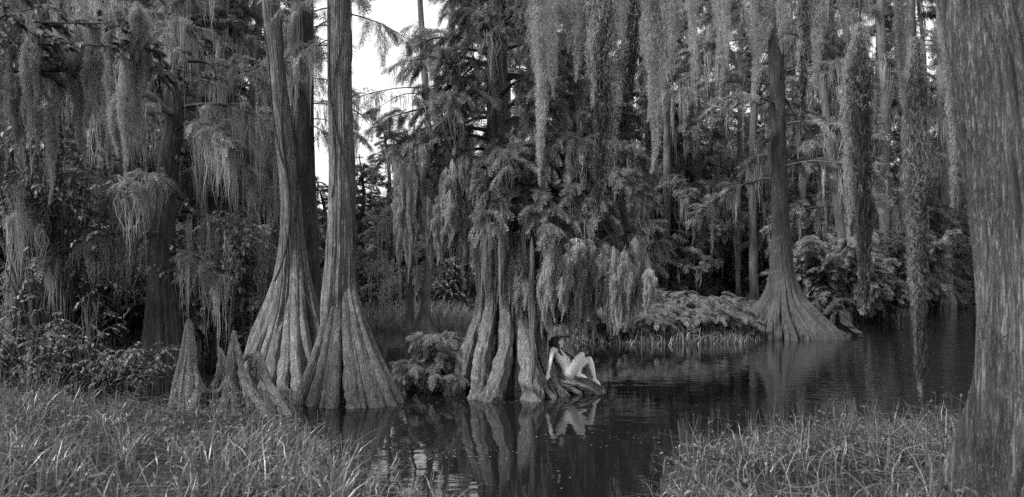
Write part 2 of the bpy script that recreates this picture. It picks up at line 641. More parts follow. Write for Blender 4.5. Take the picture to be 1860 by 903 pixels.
def ground_h(x, y):
    x = np.asarray(x, float)
    y = np.asarray(y, float)
    wob = 0.25 * np.sin(x * 1.3 + np.sin(y * 0.9)) + 0.2 * np.sin(y * 1.7 + x * 0.6) + 0.1 * np.sin(x * 4.1 - y * 3.3)
    h = np.full(x.shape, -0.7)
    for poly, top, sl in ((LEFT_BANK, 0.16, 0.16), (RIGHT_BANK, 0.16, 0.16), (BACK_LEFT, 0.55, 0.22), (ISLET, 0.35, 0.22)):
        s = sdf(poly, x, y) + wob * 0.7
        h = np.maximum(h, np.clip(s * sl, -0.7, top + 0.05 * wob))
    return h


xs = np.concatenate([np.linspace(-400, -40, 16)[:-1], np.linspace(-40, -14, 40)[:-1], np.linspace(-14, 14, 190)[:-1], np.linspace(14, 60, 60)[:-1], np.linspace(60, 400, 16)])
ys = np.concatenate([np.linspace(-60, -12, 6)[:-1], np.linspace(-12, 3, 20)[:-1], np.linspace(3, 16, 100)[:-1], np.linspace(16, 60, 90)[:-1], np.linspace(60, 400, 24)])
GX, GY = np.meshgrid(xs, ys)
mb = MB()
GZ = ground_h(GX, GY)
V = np.stack([GX, GY, GZ], -1).reshape(-1, 3)
i = np.arange(len(ys) - 1)[:, None] * len(xs)
j = np.arange(len(xs) - 1)[None]
mb.add(V, np.stack([i + j, i + j + 1, i + j + 1 + len(xs), i + j + len(xs)], -1).reshape(-1, 4))
tag(mb.build('ground', MUD), kind='structure')
mb = MB()
mb.add([[-400, -60, 0], [400, -60, 0], [400, 400, 0], [-400, 400, 0]], [[0, 1, 2, 3]])
tag(mb.build('water', WATER), kind='structure')


# ------------------------------------------------------------------ vegetation builders
def blade_field(name, mat, pts, hmin, hmax, wmin, wmax, lean=0.55, K=6, kind='stuff', hfac=None, az=None):
    """arching grass blades rooted at pts (N,3)"""
    N = len(pts)
    mb = MB()
    az = rng.uniform(0, 2 * np.pi, N) if az is None else az
    d = np.stack([np.cos(az), np.sin(az), np.zeros(N)], -1)
    h = rng.uniform(hmin, hmax, N) * rng.uniform(0.6, 1.0, N)
    if hfac is not None:
        h = h * hfac
    ln = rng.beta(1.6, 2.2, N) * 2 * lean
    s = np.linspace(0, 1, K)
    kink = rng.uniform(0, 1, N) < 0.25
    bend = np.where(kink, 1.6, 1.0)
    ex = np.where(kink, 3.2, 2.0)
    out = (ln * h)[:, None] * (0.25 * s[None] + 0.75 * s[None] ** ex[:, None]) * bend[:, None]
    up = h[:, None] * (s[None] - 0.42 * (ln * bend)[:, None] * s[None] ** 2.6)
    P = pts[:, None, :] + d[:, None, :] * out[..., None]
    P[..., 2] += up
    P += rng.normal(0, 0.012, P.shape) * s[None, :, None]
    w = rng.uniform(wmin, wmax, N)[:, None] * (1 - s[None] ** 2.2) * np.minimum(1, 0.5 + s[None] * 2) + 0.0008
    a2 = az + np.pi / 2 + rng.normal(0, .5, N)
    side = np.stack([np.cos(a2), np.sin(a2), rng.normal(0, .25, N)], -1)
    ribbons(mb, P, w, nrm(side))
    o = mb.build(name, mat)
    o['kind'] = kind
    return o


def clumped(poly, n, xlo, xhi, ylo, yhi, margin=-0.15, clump=0.5, zoff=0.0):
    x = rng.uniform(xlo, xhi, n * 4)
    y = rng.uniform(ylo, yhi, n * 4)
    m = (np.sin(x * 2.1 + 1.3 * np.sin(y * 1.7)) + np.sin(y * 2.7 + 1.1 * np.sin(x * 3.1)) + 2) / 4
    keep = (sdf(poly, x, y) > margin + rng.normal(0, .12, len(x))) & (rng.uniform(0, 1, len(x)) < (1 - clump) + clump * m)
    x, y = x[keep][:n], y[keep][:n]
    return np.stack([x, y, np.maximum(ground_h(x, y), -0.12) - 0.02 + zoff], -1)


def tussocks(poly, nc, per, xlo, xhi, ylo, yhi, margin):
    """blade roots gathered in tufts, leaning outwards from each tuft"""
    c = clumped(poly, nc, xlo, xhi, ylo, yhi, margin, .7)
    k = rng.integers(per // 3, per * 2, len(c))
    p = np.repeat(c, k, 0)
    g = rng.normal(0, 1, (len(p), 2)) * np.repeat(rng.uniform(.03, .11, len(c)), k)[:, None]
    p[:, :2] += g
    az = np.arctan2(g[:, 1], g[:, 0]) + rng.normal(0, .7, len(p))
    return p, az, np.repeat(rng.uniform(.65, 1.25, len(c)), k)


def moss_strands(mb, pos, L, W, k, wid, K=5, seg_wob=0.2):
    """k ragged ribbons per tuft hanging from pos"""
    N = len(pos)
    if N == 0:
        return
    p = np.repeat(pos, k, 0)
    l = np.repeat(L, k) * rng.uniform(0.25, 1.0, N * k)
    w = np.repeat(W, k)
    p = p + np.stack([rng.normal(0, 1, N * k) * w, rng.normal(0, 1, N * k) * w, rng.uniform(-.15, .05, N * k) * l], -1)
    s = np.linspace(0, 1, K)
    P = np.repeat(p[:, None, :], K, 1)
    P[..., 2] -= s[None] * l[:, None]
    conv = (np.repeat(pos, k, 0) - p)[:, None, :2] * (s[None, :, None] * 0.55)
    P[..., :2] += conv
    P[..., :2] += rng.normal(0, 1, (N * k, K, 2)) * (w[:, None, None] * seg_wob * 2)
    az = rng.uniform(0, np.pi, N * k)
    side = np.stack([np.cos(az), np.sin(az), np.zeros(N * k)], -1)
    ww = wid * rng.uniform(0.5, 1.3, N * k)[:, None] * (np.array([0.5, 1.0, 0.9, 0.6, 0.1]) if K == 5 else np.linspace(1, .1, K))[None] * rng.uniform(.6, 1.3, (N * k, K))
    ribbons(mb, P, ww, side)


def moss_beard_mesh(name, L, W, n, wl, ww, tails=3, top_point=True, seed=0, fuzz=1.0, mat=None, core=0, down=(.0, 1.1), wob=.12, threads=220, rise=.3, tw=.55, stagger=0.0):
    """one beard of Spanish moss hanging down from the origin: thousands of short curled threads round a few hanging tails"""
    r_ = np.random.default_rng(seed)
    mb = MB()
    ts = r_.beta(1.0, 1.3, n)
    tail = r_.integers(0, tails, n)
    tl = np.concatenate([[1.0], r_.uniform(0.45, 0.9, tails - 1)])
    ta = r_.uniform(0, 6.28, tails)
    to = np.concatenate([[0.05], r_.uniform(0.2, 0.5, max(0, tails - 1))]) * W
    ph = r_.uniform(0, 6.28, (tails, 4))
    t = ts
    tz = r_.uniform(0, stagger, tails)
    l = (tz[tail] + t * (1 - tz[tail]) * tl[tail]) * L
    up = np.minimum(1, .12 + t / rise) ** 0.9 if top_point else np.ones(n)
    prof = up * (0.05 + 0.95 * (1 - t) ** 0.8) * (1 + 0.22 * np.sin(t * 17 + ph[tail, 0]) + 0.15 * np.sin(t * 41 + ph[tail, 1]))
    rad = W * 0.5 * prof * np.where(tail == 0, 0.8 if tw == .55 else tw, tw)
    g = r_.normal(0, 1, (n, 2))
    g = g / np.maximum(1, np.linalg.norm(g, axis=1, keepdims=True) / 1.7)
    cx = np.cos(ta[tail]) * to[tail] * up * (1 - .4 * t) + 0.05 * W * np.sin(t * 9 + ph[tail, 2]) + 0.16 * W * t * np.sin(t * 3 + ph[tail, 3])
    cy = np.sin(ta[tail]) * to[tail] * up * (1 - .4 * t) + 0.05 * W * np.cos(t * 8 + ph[tail, 2])
    p = np.stack([cx + g[:, 0] * rad * .62, cy + g[:, 1] * rad * .62, -l], -1)
    K = 4
    s = np.linspace(0, 1, K)
    outd = nrm(np.stack([g[:, 0], g[:, 1], np.zeros(n)], -1) + r_.normal(0, .6, (n, 3)))
    ln = wl * r_.uniform(.5, 1.4, n) * (.35 + .65 * (1 - t))
    P = np.repeat(p[:, None, :], K, 1)
    P[..., 2] -= s[None] * ln[:, None] * r_.uniform(down[0], down[1], n)[:, None]
    P += outd[:, None, :] * (np.sin(s * 2.6)[None, :, None] * (fuzz * 0.55 * ln * r_.uniform(0, 1, n))[:, None, None])
    P += r_.normal(0, wob, P.shape) * ln[:, None, None]
    az = r_.uniform(0, np.pi, n)
    side = nrm(np.stack([np.cos(az), np.sin(az), r_.normal(0, .3, n)], -1))
    w = ww * r_.uniform(.6, 1.3, n)[:, None] * np.array([.7, 1, .9, .25])[None]
    ribbons(mb, P, w, side)
    # inner hanging threads
    m = max(8, n // threads)
    tk = r_.integers(0, tails, m)
    K = 9
    s = np.linspace(0, 1, K)
    off = r_.normal(0, .10, (m, 2)) * W
    ll = L * tl[tk] * r_.uniform(.5, 1.0, m)
    P = np.zeros((m, K, 3))
    spread = np.minimum(1, s / .2) * (1 - .75 * s)
    P[..., 0] = (np.cos(ta[tk]) * to[tk] + off[:, 0])[:, None] * spread[None]
    P[..., 1] = (np.sin(ta[tk]) * to[tk] + off[:, 1])[:, None] * spread[None]
    P[..., 2] = -ll[:, None] * s[None]
    P[..., :2] += r_.normal(0, .02, (m, K, 2)) * W
    az = r_.uniform(0, np.pi, m)
    ribbons(mb, P, np.repeat((ww * 1.2 * (1 - .8 * s))[None], m, 0), np.stack([np.cos(az), np.sin(az), np.zeros(m)], -1))
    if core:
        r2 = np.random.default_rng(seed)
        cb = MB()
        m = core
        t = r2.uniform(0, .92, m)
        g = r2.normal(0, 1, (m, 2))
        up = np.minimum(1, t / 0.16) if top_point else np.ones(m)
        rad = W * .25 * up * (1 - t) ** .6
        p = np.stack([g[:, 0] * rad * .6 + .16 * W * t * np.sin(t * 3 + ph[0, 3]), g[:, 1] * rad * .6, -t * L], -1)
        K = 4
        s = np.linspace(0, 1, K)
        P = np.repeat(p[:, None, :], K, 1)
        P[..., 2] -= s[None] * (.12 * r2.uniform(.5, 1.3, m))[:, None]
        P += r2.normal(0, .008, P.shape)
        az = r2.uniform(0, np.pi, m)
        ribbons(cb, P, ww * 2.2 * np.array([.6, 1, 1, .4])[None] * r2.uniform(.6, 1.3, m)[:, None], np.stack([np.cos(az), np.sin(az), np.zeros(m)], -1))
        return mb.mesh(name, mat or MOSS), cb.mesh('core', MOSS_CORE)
    return mb.mesh(name, mat or MOSS)


def limb_pts(p0, az, length, rise, droop, K=9, wob=0.06, seed=0):
    r_ = np.random.default_rng(seed)
    t = np.linspace(0, 1, K)
    a = az + np.cumsum(r_.normal(0, wob, K))
    dx = np.cumsum(np.cos(a)) * length / K
    dy = np.cumsum(np.sin(a)) * length / K
    dx -= dx[0]
    dy -= dy[0]
    dz = rise * t - droop * t ** 2 + np.cumsum(r_.normal(0, wob * length * 0.06, K))
    dz -= dz[0]
    return np.stack([p0[0] + dx, p0[1] + dy, p0[2] + dz], -1)


def foliate(limbs, twigs_per_m, tw_len, sprays, sp_size, proto, tw_droop=0.35, start=0.15, flat=0.5, zr=(-.5, .55)):
    """twigs and sprays along limbs. returns (spray arrays, twig ribbons, twig points)"""
    tp, td, tl = [], [], []
    for lp in limbs:
        seg = np.linalg.norm(np.diff(lp, axis=0), axis=1)
        Lm = seg.sum()
        n = max(3, int(Lm * twigs_per_m))
        t = rng.uniform(start, 1.0, n) ** 0.85
        K = len(lp)
        u = t * (K - 1)
        i0 = np.minimum(u.astype(int), K - 2)
        f = (u - i0)[:, None]
        p = lp[i0] * (1 - f) + lp[i0 + 1] * f
        dr = nrm(lp[i0 + 1] - lp[i0])
        a = np.arctan2(dr[:, 1], dr[:, 0]) + rng.choice([-1, 1], n) * rng.uniform(.3, 1.5, n)
        tp.append(p)
        td.append(np.stack([np.cos(a), np.sin(a), rng.uniform(zr[0], zr[1], n)], -1))
        tl.append(tw_len * rng.uniform(.45, 1.25, n) * (1.1 - .5 * t))
    tp, td, tl = np.concatenate(tp), nrm(np.concatenate(td)), np.concatenate(tl)
    N = len(tp)
    K = 5
    s = np.linspace(0, 1, K)
    TP = tp[:, None, :] + td[:, None, :] * (tl[:, None] * s[None])[..., None]
    TP[..., 2] -= tw_droop * tl[:, None] * s[None] ** 2
    M = sprays
    ss = np.clip((np.arange(M)[None] + rng.uniform(0, 1, (N, M))) / M, 0.04, 1)
    pos = tp[:, None, :] + td[:, None, :] * (tl[:, None] * ss)[..., None]
    pos[..., 2] -= tw_droop * tl[:, None] * ss ** 2
    a0 = np.arctan2(td[:, 1], td[:, 0])[:, None]
    sgn = np.where((np.arange(M) % 2) == 0, 1, -1)[None]
    aa = a0 + sgn * rng.uniform(.25, 1.2, (N, M)) * (1.1 - ss)
    dz = td[:, 2:3] - 2 * tw_droop * ss + rng.normal(0, .25, (N, M)) - .1
    dr = np.stack([np.cos(aa), np.sin(aa), dz], -1).reshape(-1, 3)
    up = np.array([0, 0, 1.0])[None] + rng.normal(0, flat, (N * M, 3))
    sc = sp_size * rng.uniform(.6, 1.25, N * M)
    return pos.reshape(-1, 3), dr, up, sc, TP


def tree_parts(root, base, limbs, limb_r, mats, twigs_per_m, tw_len, sprays, sp_size, proto, moss=None, tw_droop=.35, broad=False, start=.15, flat=.5,
               names=('branches', 'crown', 'hanging_moss'), tube_n=7, own_limbs=False, zr=(-.5, .55)):
    """limbs (world points) -> limb mesh, crown mesh and moss mesh parented to root (which stands at base)"""
    lb = MB()
    for k, lp in enumerate(limbs):
        r0 = limb_r[k] if hasattr(limb_r, '__len__') else limb_r
        lm = MB() if own_limbs else lb
        tube(lm, lp - base, [r0, r0 * .75, r0 * .5, r0 * .22], n=tube_n, steps=max(10, len(lp) * 2), lump=.12, seed=k)
        if own_limbs:
            lm.build('limb', mats[0], root)
    pos, dr, up, sc, TP = foliate(limbs, twigs_per_m, tw_len, sprays, sp_size, proto, tw_droop, start, flat, zr)
    az = rng.uniform(0, np.pi, len(TP))
    cb = MB()
    ribbons(cb if own_limbs else lb, TP - base, np.repeat((np.linspace(1, .3, TP.shape[1]) * max(.008, .05 * sp_size))[None], len(TP), 0),
            np.stack([np.cos(az), np.sin(az), np.ones(len(TP)) * .6], -1))
    if not own_limbs:
        lb.build(names[0], mats[0], root)
    if broad:
        scatter_leaves(cb, pos - base, dr, up, sc)
    else:
        scatter(cb, proto[0], proto[1], pos - base, dr, up, sc)
    cb.build(names[1], mats[1], root)
    if moss:
        m = MB()
        n, lmin, lmax, w, k, wid = moss
        allp = np.concatenate([TP[:, 1], TP[:, 3]] + [lp[2:] for lp in limbs] * 2)
        pick = allp[rng.integers(0, len(allp), n)]
        moss_strands(m, pick - base, rng.uniform(lmin, lmax, n) * rng.uniform(.5, 1, n), w * rng.uniform(.5, 1.4, n), k, wid)
        o = m.build(names[2], mats[2], root)
        o['kind'] = 'stuff'
    return TP


# ------------------------------------------------------------------ standing trees
def gz(x, y):
    return float(ground_h(np.array([x]), np.array([y]))[0])


def px_path(d, rows, yb):
    """rows of (photo y, photo x centre) at distance d -> (z, x, y) path from the foot yb up"""
    out = []
    for py, px in rows:
        w = at(px, py, d)
        out.append((w[2], w[0], d))
    return sorted(out)


def px_prof(d, rows):
    return sorted([(at(0, py, d)[2], hw / FPX * d) for py, hw in rows])


def shift(rows, base):
    return [(z - base[2], x - base[0], y - base[1]) for z, x, y in rows]


def cypress(name, label, d, centre_rows, width_rows, lobes, dep, seed, mat=None, group=None, nth=150, nz=170, zfoot=-0.25, ztop=None, bark=.012, wig=.12, pw=.55, furrow=.012, nfur=26):
    path = px_path(d, centre_rows, 0)
    prof = px_prof(d, width_rows)
    base = np.array([path[0][1], d, 0.0])
    root = empty(name, base, label, 'tree', group)
    mb = MB()
    c = trunk(mb, shift(path, base), prof, zfoot, ztop or path[-1][0], nth, nz, lobes, dep, seed, wig=wig, bark=bark, pw=pw, furrow=furrow, nfur=nfur)
    mb.build('trunk', mat or BARK, root)

    def centre(z):
        p, r = c(z)
        return p + base, r
    return root, base, centre


def around(centre, specs, seed=0):
    """limb specs (z, azimuth deg, length, rise, droop) -> world polylines"""
    out = []
    for k, (z, az, ln, ri, dr) in enumerate(specs):
        p, r = centre(z)
        a = R(az)
        out.append(limb_pts(p + np.array([math.cos(a), math.sin(a), 0]) * r * .5, a, ln, ri, dr, seed=seed * 100 + k))
    return out


# ---- the twin tall trunks left of the middle
B_root, B_base, B_c = cypress('cypress_tree', 'tall straight grey cypress with fluted foot in the water, right one of the twin trunks', 12.5,
    [(728, 632), (660, 628), (600, 622), (520, 618), (450, 620), (300, 621), (150, 617), (0, 616), (-250, 618), (-500, 622)],
    [(735, 128), (715, 110), (690, 90), (660, 72), (620, 58), (580, 48), (540, 40), (500, 33), (450, 29), (400, 26), (300, 23), (150, 22), (0, 22), (-250, 19), (-500, 15)],
    9, ((0, .74), (.5, .66), (1.2, .52), (2.0, .33), (2.8, .10), (4, .04), (12, .03)), 21, nth=260, nz=220, wig=.10, pw=.45)
A_root, A_base, A_c = cypress('cypress_tree', 'pale leaning cypress with ribbed foot and creeping vine, left one of the twin tall trunks', 14.6,
    [(695, 532), (620, 533), (540, 532), (450, 530), (350, 527), (250, 516), (150, 505), (0, 491), (-250, 470), (-500, 450)],
    [(705, 126), (690, 118), (660, 106), (620, 87), (580, 66), (540, 48), (500, 34), (450, 25), (400, 20), (300, 17), (150, 16), (0, 15), (-250, 14), (-500, 11)],
    10, ((0, .68), (.6, .62), (1.4, .48), (2.2, .27), (3.0, .08), (12, .03)), 33, nth=240, nz=200, pw=.45)
C_root, C_base, C_c = cypress('cypress_tree', 'dark upright cypress trunk squeezed between and behind the twin tall trunks', 16.2,
    [(675, 562), (550, 560), (400, 556), (200, 550), (0, 549), (-300, 548)],
    [(680, 60), (600, 40), (500, 26), (400, 21), (200, 20), (0, 20), (-300, 15)],
    9, ((0, .4), (1.5, .25), (3, .10), (12, .06)), 41, mat=BARK_DARK)

# small branches, sprays and moss of the twin trees
for (root, base, c, specs, sd) in (
    (B_root, B_base, B_c, [(6.6, 60, 2.6, .6, .9), (7.4, 200, 2.6, .7, 1.0), (8.3, 330, 3.4, .9, 1.3), (9.0, 120, 3.2, .9, 1.2), (9.6, 20, 3, 1, 1), (10.2, 250, 3.4, 1, 1.2), (5.0, 75, 1.1, .2, .5), (6.0, 170, .9, .3, .5), (6.8, 190, 1.0, .3, .5), (7.6, 175, 1.1, .3, .6)], 3),
    (A_root, A_base, A_c, [(6.4, 100, 2.2, .5, .8), (8.0, 160, 3.2, .9, 1.2), (9.0, 260, 3.0, .9, 1.2), (10.0, 60, 3.2, .9, 1.1), (11.0, 330, 3, 1, 1)], 4),
    (C_root, C_base, C_c, [(5.6, 10, 1.3, .2, .6), (6.8, 200, 2.0, .4, .9), (7.8, 120, 2.4, .6, .9), (9, 300, 2.6, .8, .9), (5.9, 350, 1.0, .3, .6), (6.5, 20, .9, .3, .5), (7.2, 340, 1.1, .3, .6), (5.4, 320, .7, .2, .5)], 5)):
    tree_parts(root, base, around(c, specs, sd), .015, (BARK_MID, FEATHER, MOSS), 6, .7, 14, .22, SPRAY_NEAR, moss=(40, .6, 1.7, .05, 14, .012), own_limbs=True)

# vines creeping up the twin trunks
def vine(c, z0, z1, turns, a0, r, seed):
    r_ = np.random.default_rng(seed)
    pts = []
    for t in np.linspace(0, 1, 26):
        p, rr = c(z0 + (z1 - z0) * t)
        a = a0 + turns * 6.28 * t + .35 * math.sin(t * 9 + seed)
        pts.append(p + np.array([math.cos(a), math.sin(a), 0]) * (rr * 1.015 + r * .3))
    return pts
for c, base, root, vs in ((A_c, A_base, A_root, [(2.0, 7.8, .34, -2.2, .022), (3.2, 7.6, -.30, -1.2, .014), (1.2, 6.5, .18, -1.0, .012)]),
                          (B_c, B_base, B_root, [(2.4, 7.4, -.42, -.4, .014), (3.4, 7.6, .3, -2.4, .011), (4.2, 7.0, .25, -1.2, .009)])):
    for k, (z0, z1, tu, a0, r) in enumerate(vs):
        m = MB()
        tube(m, np.array(vine(c, z0, z1, tu, a0, r, k)) - base, [r, r, r * .5], n=6, steps=70, lump=.2, seed=k)
        m.build('vine', BARK_DARK, root.children[0])

# ---- the densely leaved middle tree with the sitting person
D_root, D_base, D_c = cypress('cypress_tree', 'densely leaved cypress in the middle with skirts of moss and a person on its roots', 13.2,
    [(716, 916), (640, 913), (560, 910), (450, 906), (300, 906), (150, 903), (0, 902), (-250, 900)],
    [(722, 92), (690, 80), (660, 68), (620, 56), (580, 47), (540, 42), (480, 34), (420, 29), (300, 24), (150, 20), (0, 17), (-250, 10)],
    9, ((0, .62), (.5, .52), (1.2, .38), (2.2, .22), (3.5, .1), (9, .05)), 55, nth=220, nz=190, wig=.16, pw=.7)
# big buttress roots: each its own part
root_specs = [
    ([(936, 505, 12.95), (948, 580, 12.75), (958, 640, 12.5), (962, 690, 12.35), (968, 724, 12.25), (972, 748, 12.2)], [.08, .13, .17, .19, .20, .18]),
    ([(918, 500, 12.85), (922, 580, 12.65), (918, 640, 12.45), (905, 690, 12.25), (893, 722, 12.15), (888, 748, 12.1)], [.07, .11, .14, .17, .19, .17]),
    ([(895, 500, 12.85), (888, 580, 12.7), (876, 650, 12.5), (872, 700, 12.4), (868, 725, 12.35), (866, 748, 12.3)], [.08, .13, .17, .17, .19, .17]),
    ([(880, 510, 13.0), (872, 570, 13.0), (856, 630, 12.95), (840, 680, 12.9), (826, 714, 12.85), (814, 742, 12.85)], [.07, .12, .17, .19, .19, .16]),
    ([(884, 540, 13.3), (862, 600, 13.5), (838, 660, 13.7), (818, 706, 13.9), (808, 735, 14.0)], [.08, .13, .17, .17, .14]),
    ([(940, 510, 13.1), (958, 570, 13.0), (985, 640, 12.95), (1003, 690, 12.9), (1016, 718, 12.85), (1024, 740, 12.8)], [.08, .13, .15, .12, .12, .10]),
    ([(944, 520, 13.4), (972, 580, 13.5), (1000, 632, 13.6), (1026, 672, 13.7), (1050, 705, 13.8), (1066, 724, 13.9)], [.08, .12, .13, .12, .11, .1]),
    ([(950, 600, 12.9), (968, 650, 12.7), (981, 690, 12.6), (990, 722, 12.5), (994, 740, 12.45)], [.05, .08, .085, .09, .08]),
    ([(946, 640, 12.5), (962, 670, 12.5), (984, 700, 12.42), (1004, 724, 12.36), (1012, 740, 12.36)], [.03, .05, .06, .06, .05]),
    ([(914, 540, 12.75), (912, 620, 12.62), (912, 690, 12.5), (911, 740, 12.45)], [.05, .08, .09, .09]),
    ([(938, 560, 12.75), (944, 630, 12.6), (942, 690, 12.5), (940, 740, 12.45)], [.05, .07, .08, .08]),
    ([(952, 570, 12.95), (976, 630, 12.85), (998, 680, 12.72), (1020, 716, 12.65), (1030, 734, 12.62)], [.05, .08, .08, .07, .05]),
    ([(946, 600, 12.75), (968, 650, 12.62), (988, 694, 12.55), (1000, 726, 12.5)], [.035, .06, .06, .05]),
    ([(850, 620, 13.2), (832, 670, 13.3), (812, 705, 13.3), (796, 728, 13.3)], [.06, .09, .08, .06]),
    # roots the person sits on
    ([(985, 640, 13.2), (1000, 668, 13.15), (1025, 692, 13.1), (1060, 699, 13.1), (1085, 709, 13.1), (1112, 724, 13.1)], [.09, .13, .13, .085, .06, .045]),
    ([(1000, 672, 13.05), (1022, 690, 12.95), (1046, 698, 12.92), (1066, 710, 12.9), (1078, 726, 12.9)], [.06, .085, .07, .055, .045]),
    ([(990, 672, 12.95), (1010, 694, 12.85), (1034, 704, 12.82), (1050, 714, 12.8), (1058, 728, 12.8)], [.05, .075, .06, .05, .04]),
    ([(1010, 690, 12.85), (1034, 697, 12.8), (1060, 702, 12.78), (1080, 712, 12.78), (1092, 724, 12.8)], [.03, .04, .04, .035, .03]),
    ([(1020, 684, 13.2), (1050, 694, 13.3), (1080, 700, 13.35), (1100, 712, 13.4), (1114, 726, 13.4)], [.05, .07, .055, .045, .04]),
    ([(1000, 668, 13.25), (1026, 700, 13.3), (1046, 724, 13.35)], [.08, .13, .15]),
    ([(1004, 690, 12.8), (1016, 704, 12.7), (1030, 716, 12.68), (1040, 728, 12.68)], [.03, .04, .035, .03]),
    ([(996, 690, 12.7), (1004, 708, 12.6), (1012, 726, 12.55)], [.03, .035, .03]),
    ([(1040, 694, 13.0), (1064, 702, 12.96), (1090, 718, 12.95), (1100, 728, 12.95)], [.03, .035, .03, .025]),
]
for k, (pts, rad) in enumerate(root_specs):
    m = MB()
    P = np.array([at(*p) for p in pts]) - D_base
    tube(m, P, rad, n=44, steps=56, lump=.12, flute=.16, nf=4, seed=60 + k, grain=.14)
    m.build('root', BARK, D_root.children[0])

def buttress_roots(ax, y0, y1, d0, toes, rr):
    """roots that leave the trunk high up, hug its flare and spread at the waterline"""
    out = []
    for px, d, k, f in toes:
        pts = []
        for u in (0, .25, .5, .72, .9, 1.0, 1.1):
            e = .15 + .85 * u ** 1.5
            pts.append((ax + (px - ax) * e, y0 + (y1 - y0) * u, d0 + (d - d0) * (.04 + .96 * u ** 1.3)))
        out.append((pts, [r_ * k for r_ in rr]))
    return out
RR = [.015, .05, .07, .09, .105, .105, .10]
twin_roots = ((B_root, B_base, buttress_roots(621, 470, 726, 12.5, ((722, 12.0, .8, 0), (704, 11.72, 1.0, 0), (676, 11.58, 1.1, 0), (640, 11.5, 1.15, 0), (604, 11.55, 1.1, 0), (572, 11.65, 1.0, 0), (545, 11.85, .9, 0), (690, 11.62, .55, 0), (588, 11.55, .5, 0), (658, 11.5, .5, 0)), RR)),
              (A_root, A_base, buttress_roots(531, 465, 700, 14.6, ((438, 14.2, 1.1, 0), (462, 13.85, 1.2, 0), (488, 13.6, 1.2, 0), (514, 13.5, 1.2, 0), (540, 13.45, 1.1, 0), (475, 13.65, .6, 0)), RR)))
for rt, bs, specs in twin_roots:
    for k, (pts, rad) in enumerate(specs):
        m = MB()
        tube(m, np.array([at(*p_) for p_ in pts]) - bs, rad, n=44, steps=60, lump=.09, flute=.10, nf=4, seed=160 + k, grain=.09)
        m.build('root', BARK, rt.children[0])

limbsD = []
dspec = [  # (z, azimuth, length, rise, droop)
    (2.6, 5, 3.0, .9, 1.1), (2.9, 335, 2.8, 1.0, 1.2), (3.0, 300, 2.2, .9, 1.1), (3.4, 30, 3.2, .9, 1.4), (3.2, 350, 3.1, .8, 1.3), (3.6, 315, 2.6, .7, 1.3),
    (3.9, 10, 2.7, .6, 1.2), (3.9, 340, 2.4, .6, 1.0), (4.2, 280, 1.7, .5, .9), (4.4, 25, 2.3, .6, 1.0), (3.0, 60, 2.4, .6, 1.0), (3.3, 265, 1.6, .5, .9),
    (4.0, 190, 1.9, .4, .9), (4.5, 215, 2.0, .5, .8), (4.7, 170, 2.1, .5, .8), (5.1, 240, 1.8, .5, .8), (5.0, 195, 2.1, .5, .7), (5.3, 300, 1.8, .6, .8),
    (5.6, 345, 2.0, .6, .8), (5.6, 150, 1.9, .6, .7), (5.8, 220, 1.8, .6, .7), (6.1, 260, 1.6, .6, .7), (6.2, 190, 1.5, .6, .6), (6.4, 20, 2.0, .6, .7),
    (6.6, 320, 1.7, .6, .7), (6.7, 60, 1.6, .6, .6), (6.9, 230, 1.0, .5, .5), (7.1, 170, .9, .5, .5), (7.3, 290, 1.5, .6, .5), (7.5, 60, 1.6, .6, .5), (7.9, 200, .7, .4, .4), (8.2, 340, 1.4, .6, .4), (8.6, 90, 1.1, .7, .3)]
r_ = np.random.default_rng(17)
for z in np.linspace(3.9, 8.8, 34):                 # bushy left side and top
    dspec.append((z, r_.choice([r_.uniform(150, 290), r_.uniform(290, 400)], p=[.6, .4]), r_.uniform(.8, 1.8) * max(.3, 1 - max(0, z - 5.6) * .27), r_.uniform(.2, .7), r_.uniform(.6, 1.0)))
for z in np.linspace(2.5, 4.2, 16):                 # long boughs drooping over the person
    dspec.append((z, r_.uniform(-60, 25), r_.uniform(1.8, 3.1), r_.uniform(.7, 1.1), r_.uniform(1.0, 1.5)))
limbsD = around(D_c, dspec, 7)
TPD = tree_parts(D_root, D_base, limbsD, .038, (BARK_DARK, FEATHER, MOSS), 10, .55, 26, .18, SPRAY_NEAR, moss=(420, .4, 1.3, .06, 16, .010), flat=.55, own_limbs=True, zr=(-.9, .7), tw_droop=.5)

# ---- the flared cypress on the islet to the right
F_root, F_base, F_c = cypress('cypress_tree', 'lone cypress with huge bell-shaped fluted base at the edge of the islet', 27.6,
    [(612, 1425), (560, 1423), (500, 1421), (400, 1418), (250, 1414), (0, 1408), (-250, 1405), (-420, 1404)],
    [(618, 124), (600, 108), (580, 84), (560, 62), (540, 43), (520, 32), (500, 25), (470, 20), (400, 15), (250, 14), (0, 13), (-250, 10), (-420, 5)],
    17, ((0, .52), (.5, .42), (1.2, .28), (2.0, .14), (3.5, .05), (20, .04)), 71, furrow=.03, nfur=40, nth=240, nz=180, mat=BARK_BELL)
fs = []
r_ = np.random.default_rng(8)
for z in np.linspace(6.0, 19, 34):
    fs.append((z, r_.uniform(0, 360), r_.uniform(3.0, 5.6) * (1 - max(0, z - 13) / 14), r_.uniform(.2, 1.1), r_.uniform(1.0, 2.0)))
tree_parts(F_root, F_base, around(F_c, fs, 9), .045, (BARK_MID, FEATHER, MOSS), 4.5, 1.0, 20, .28, SPRAY_MID, moss=(260, .8, 2.6, .09, 14, .016), own_limbs=True)

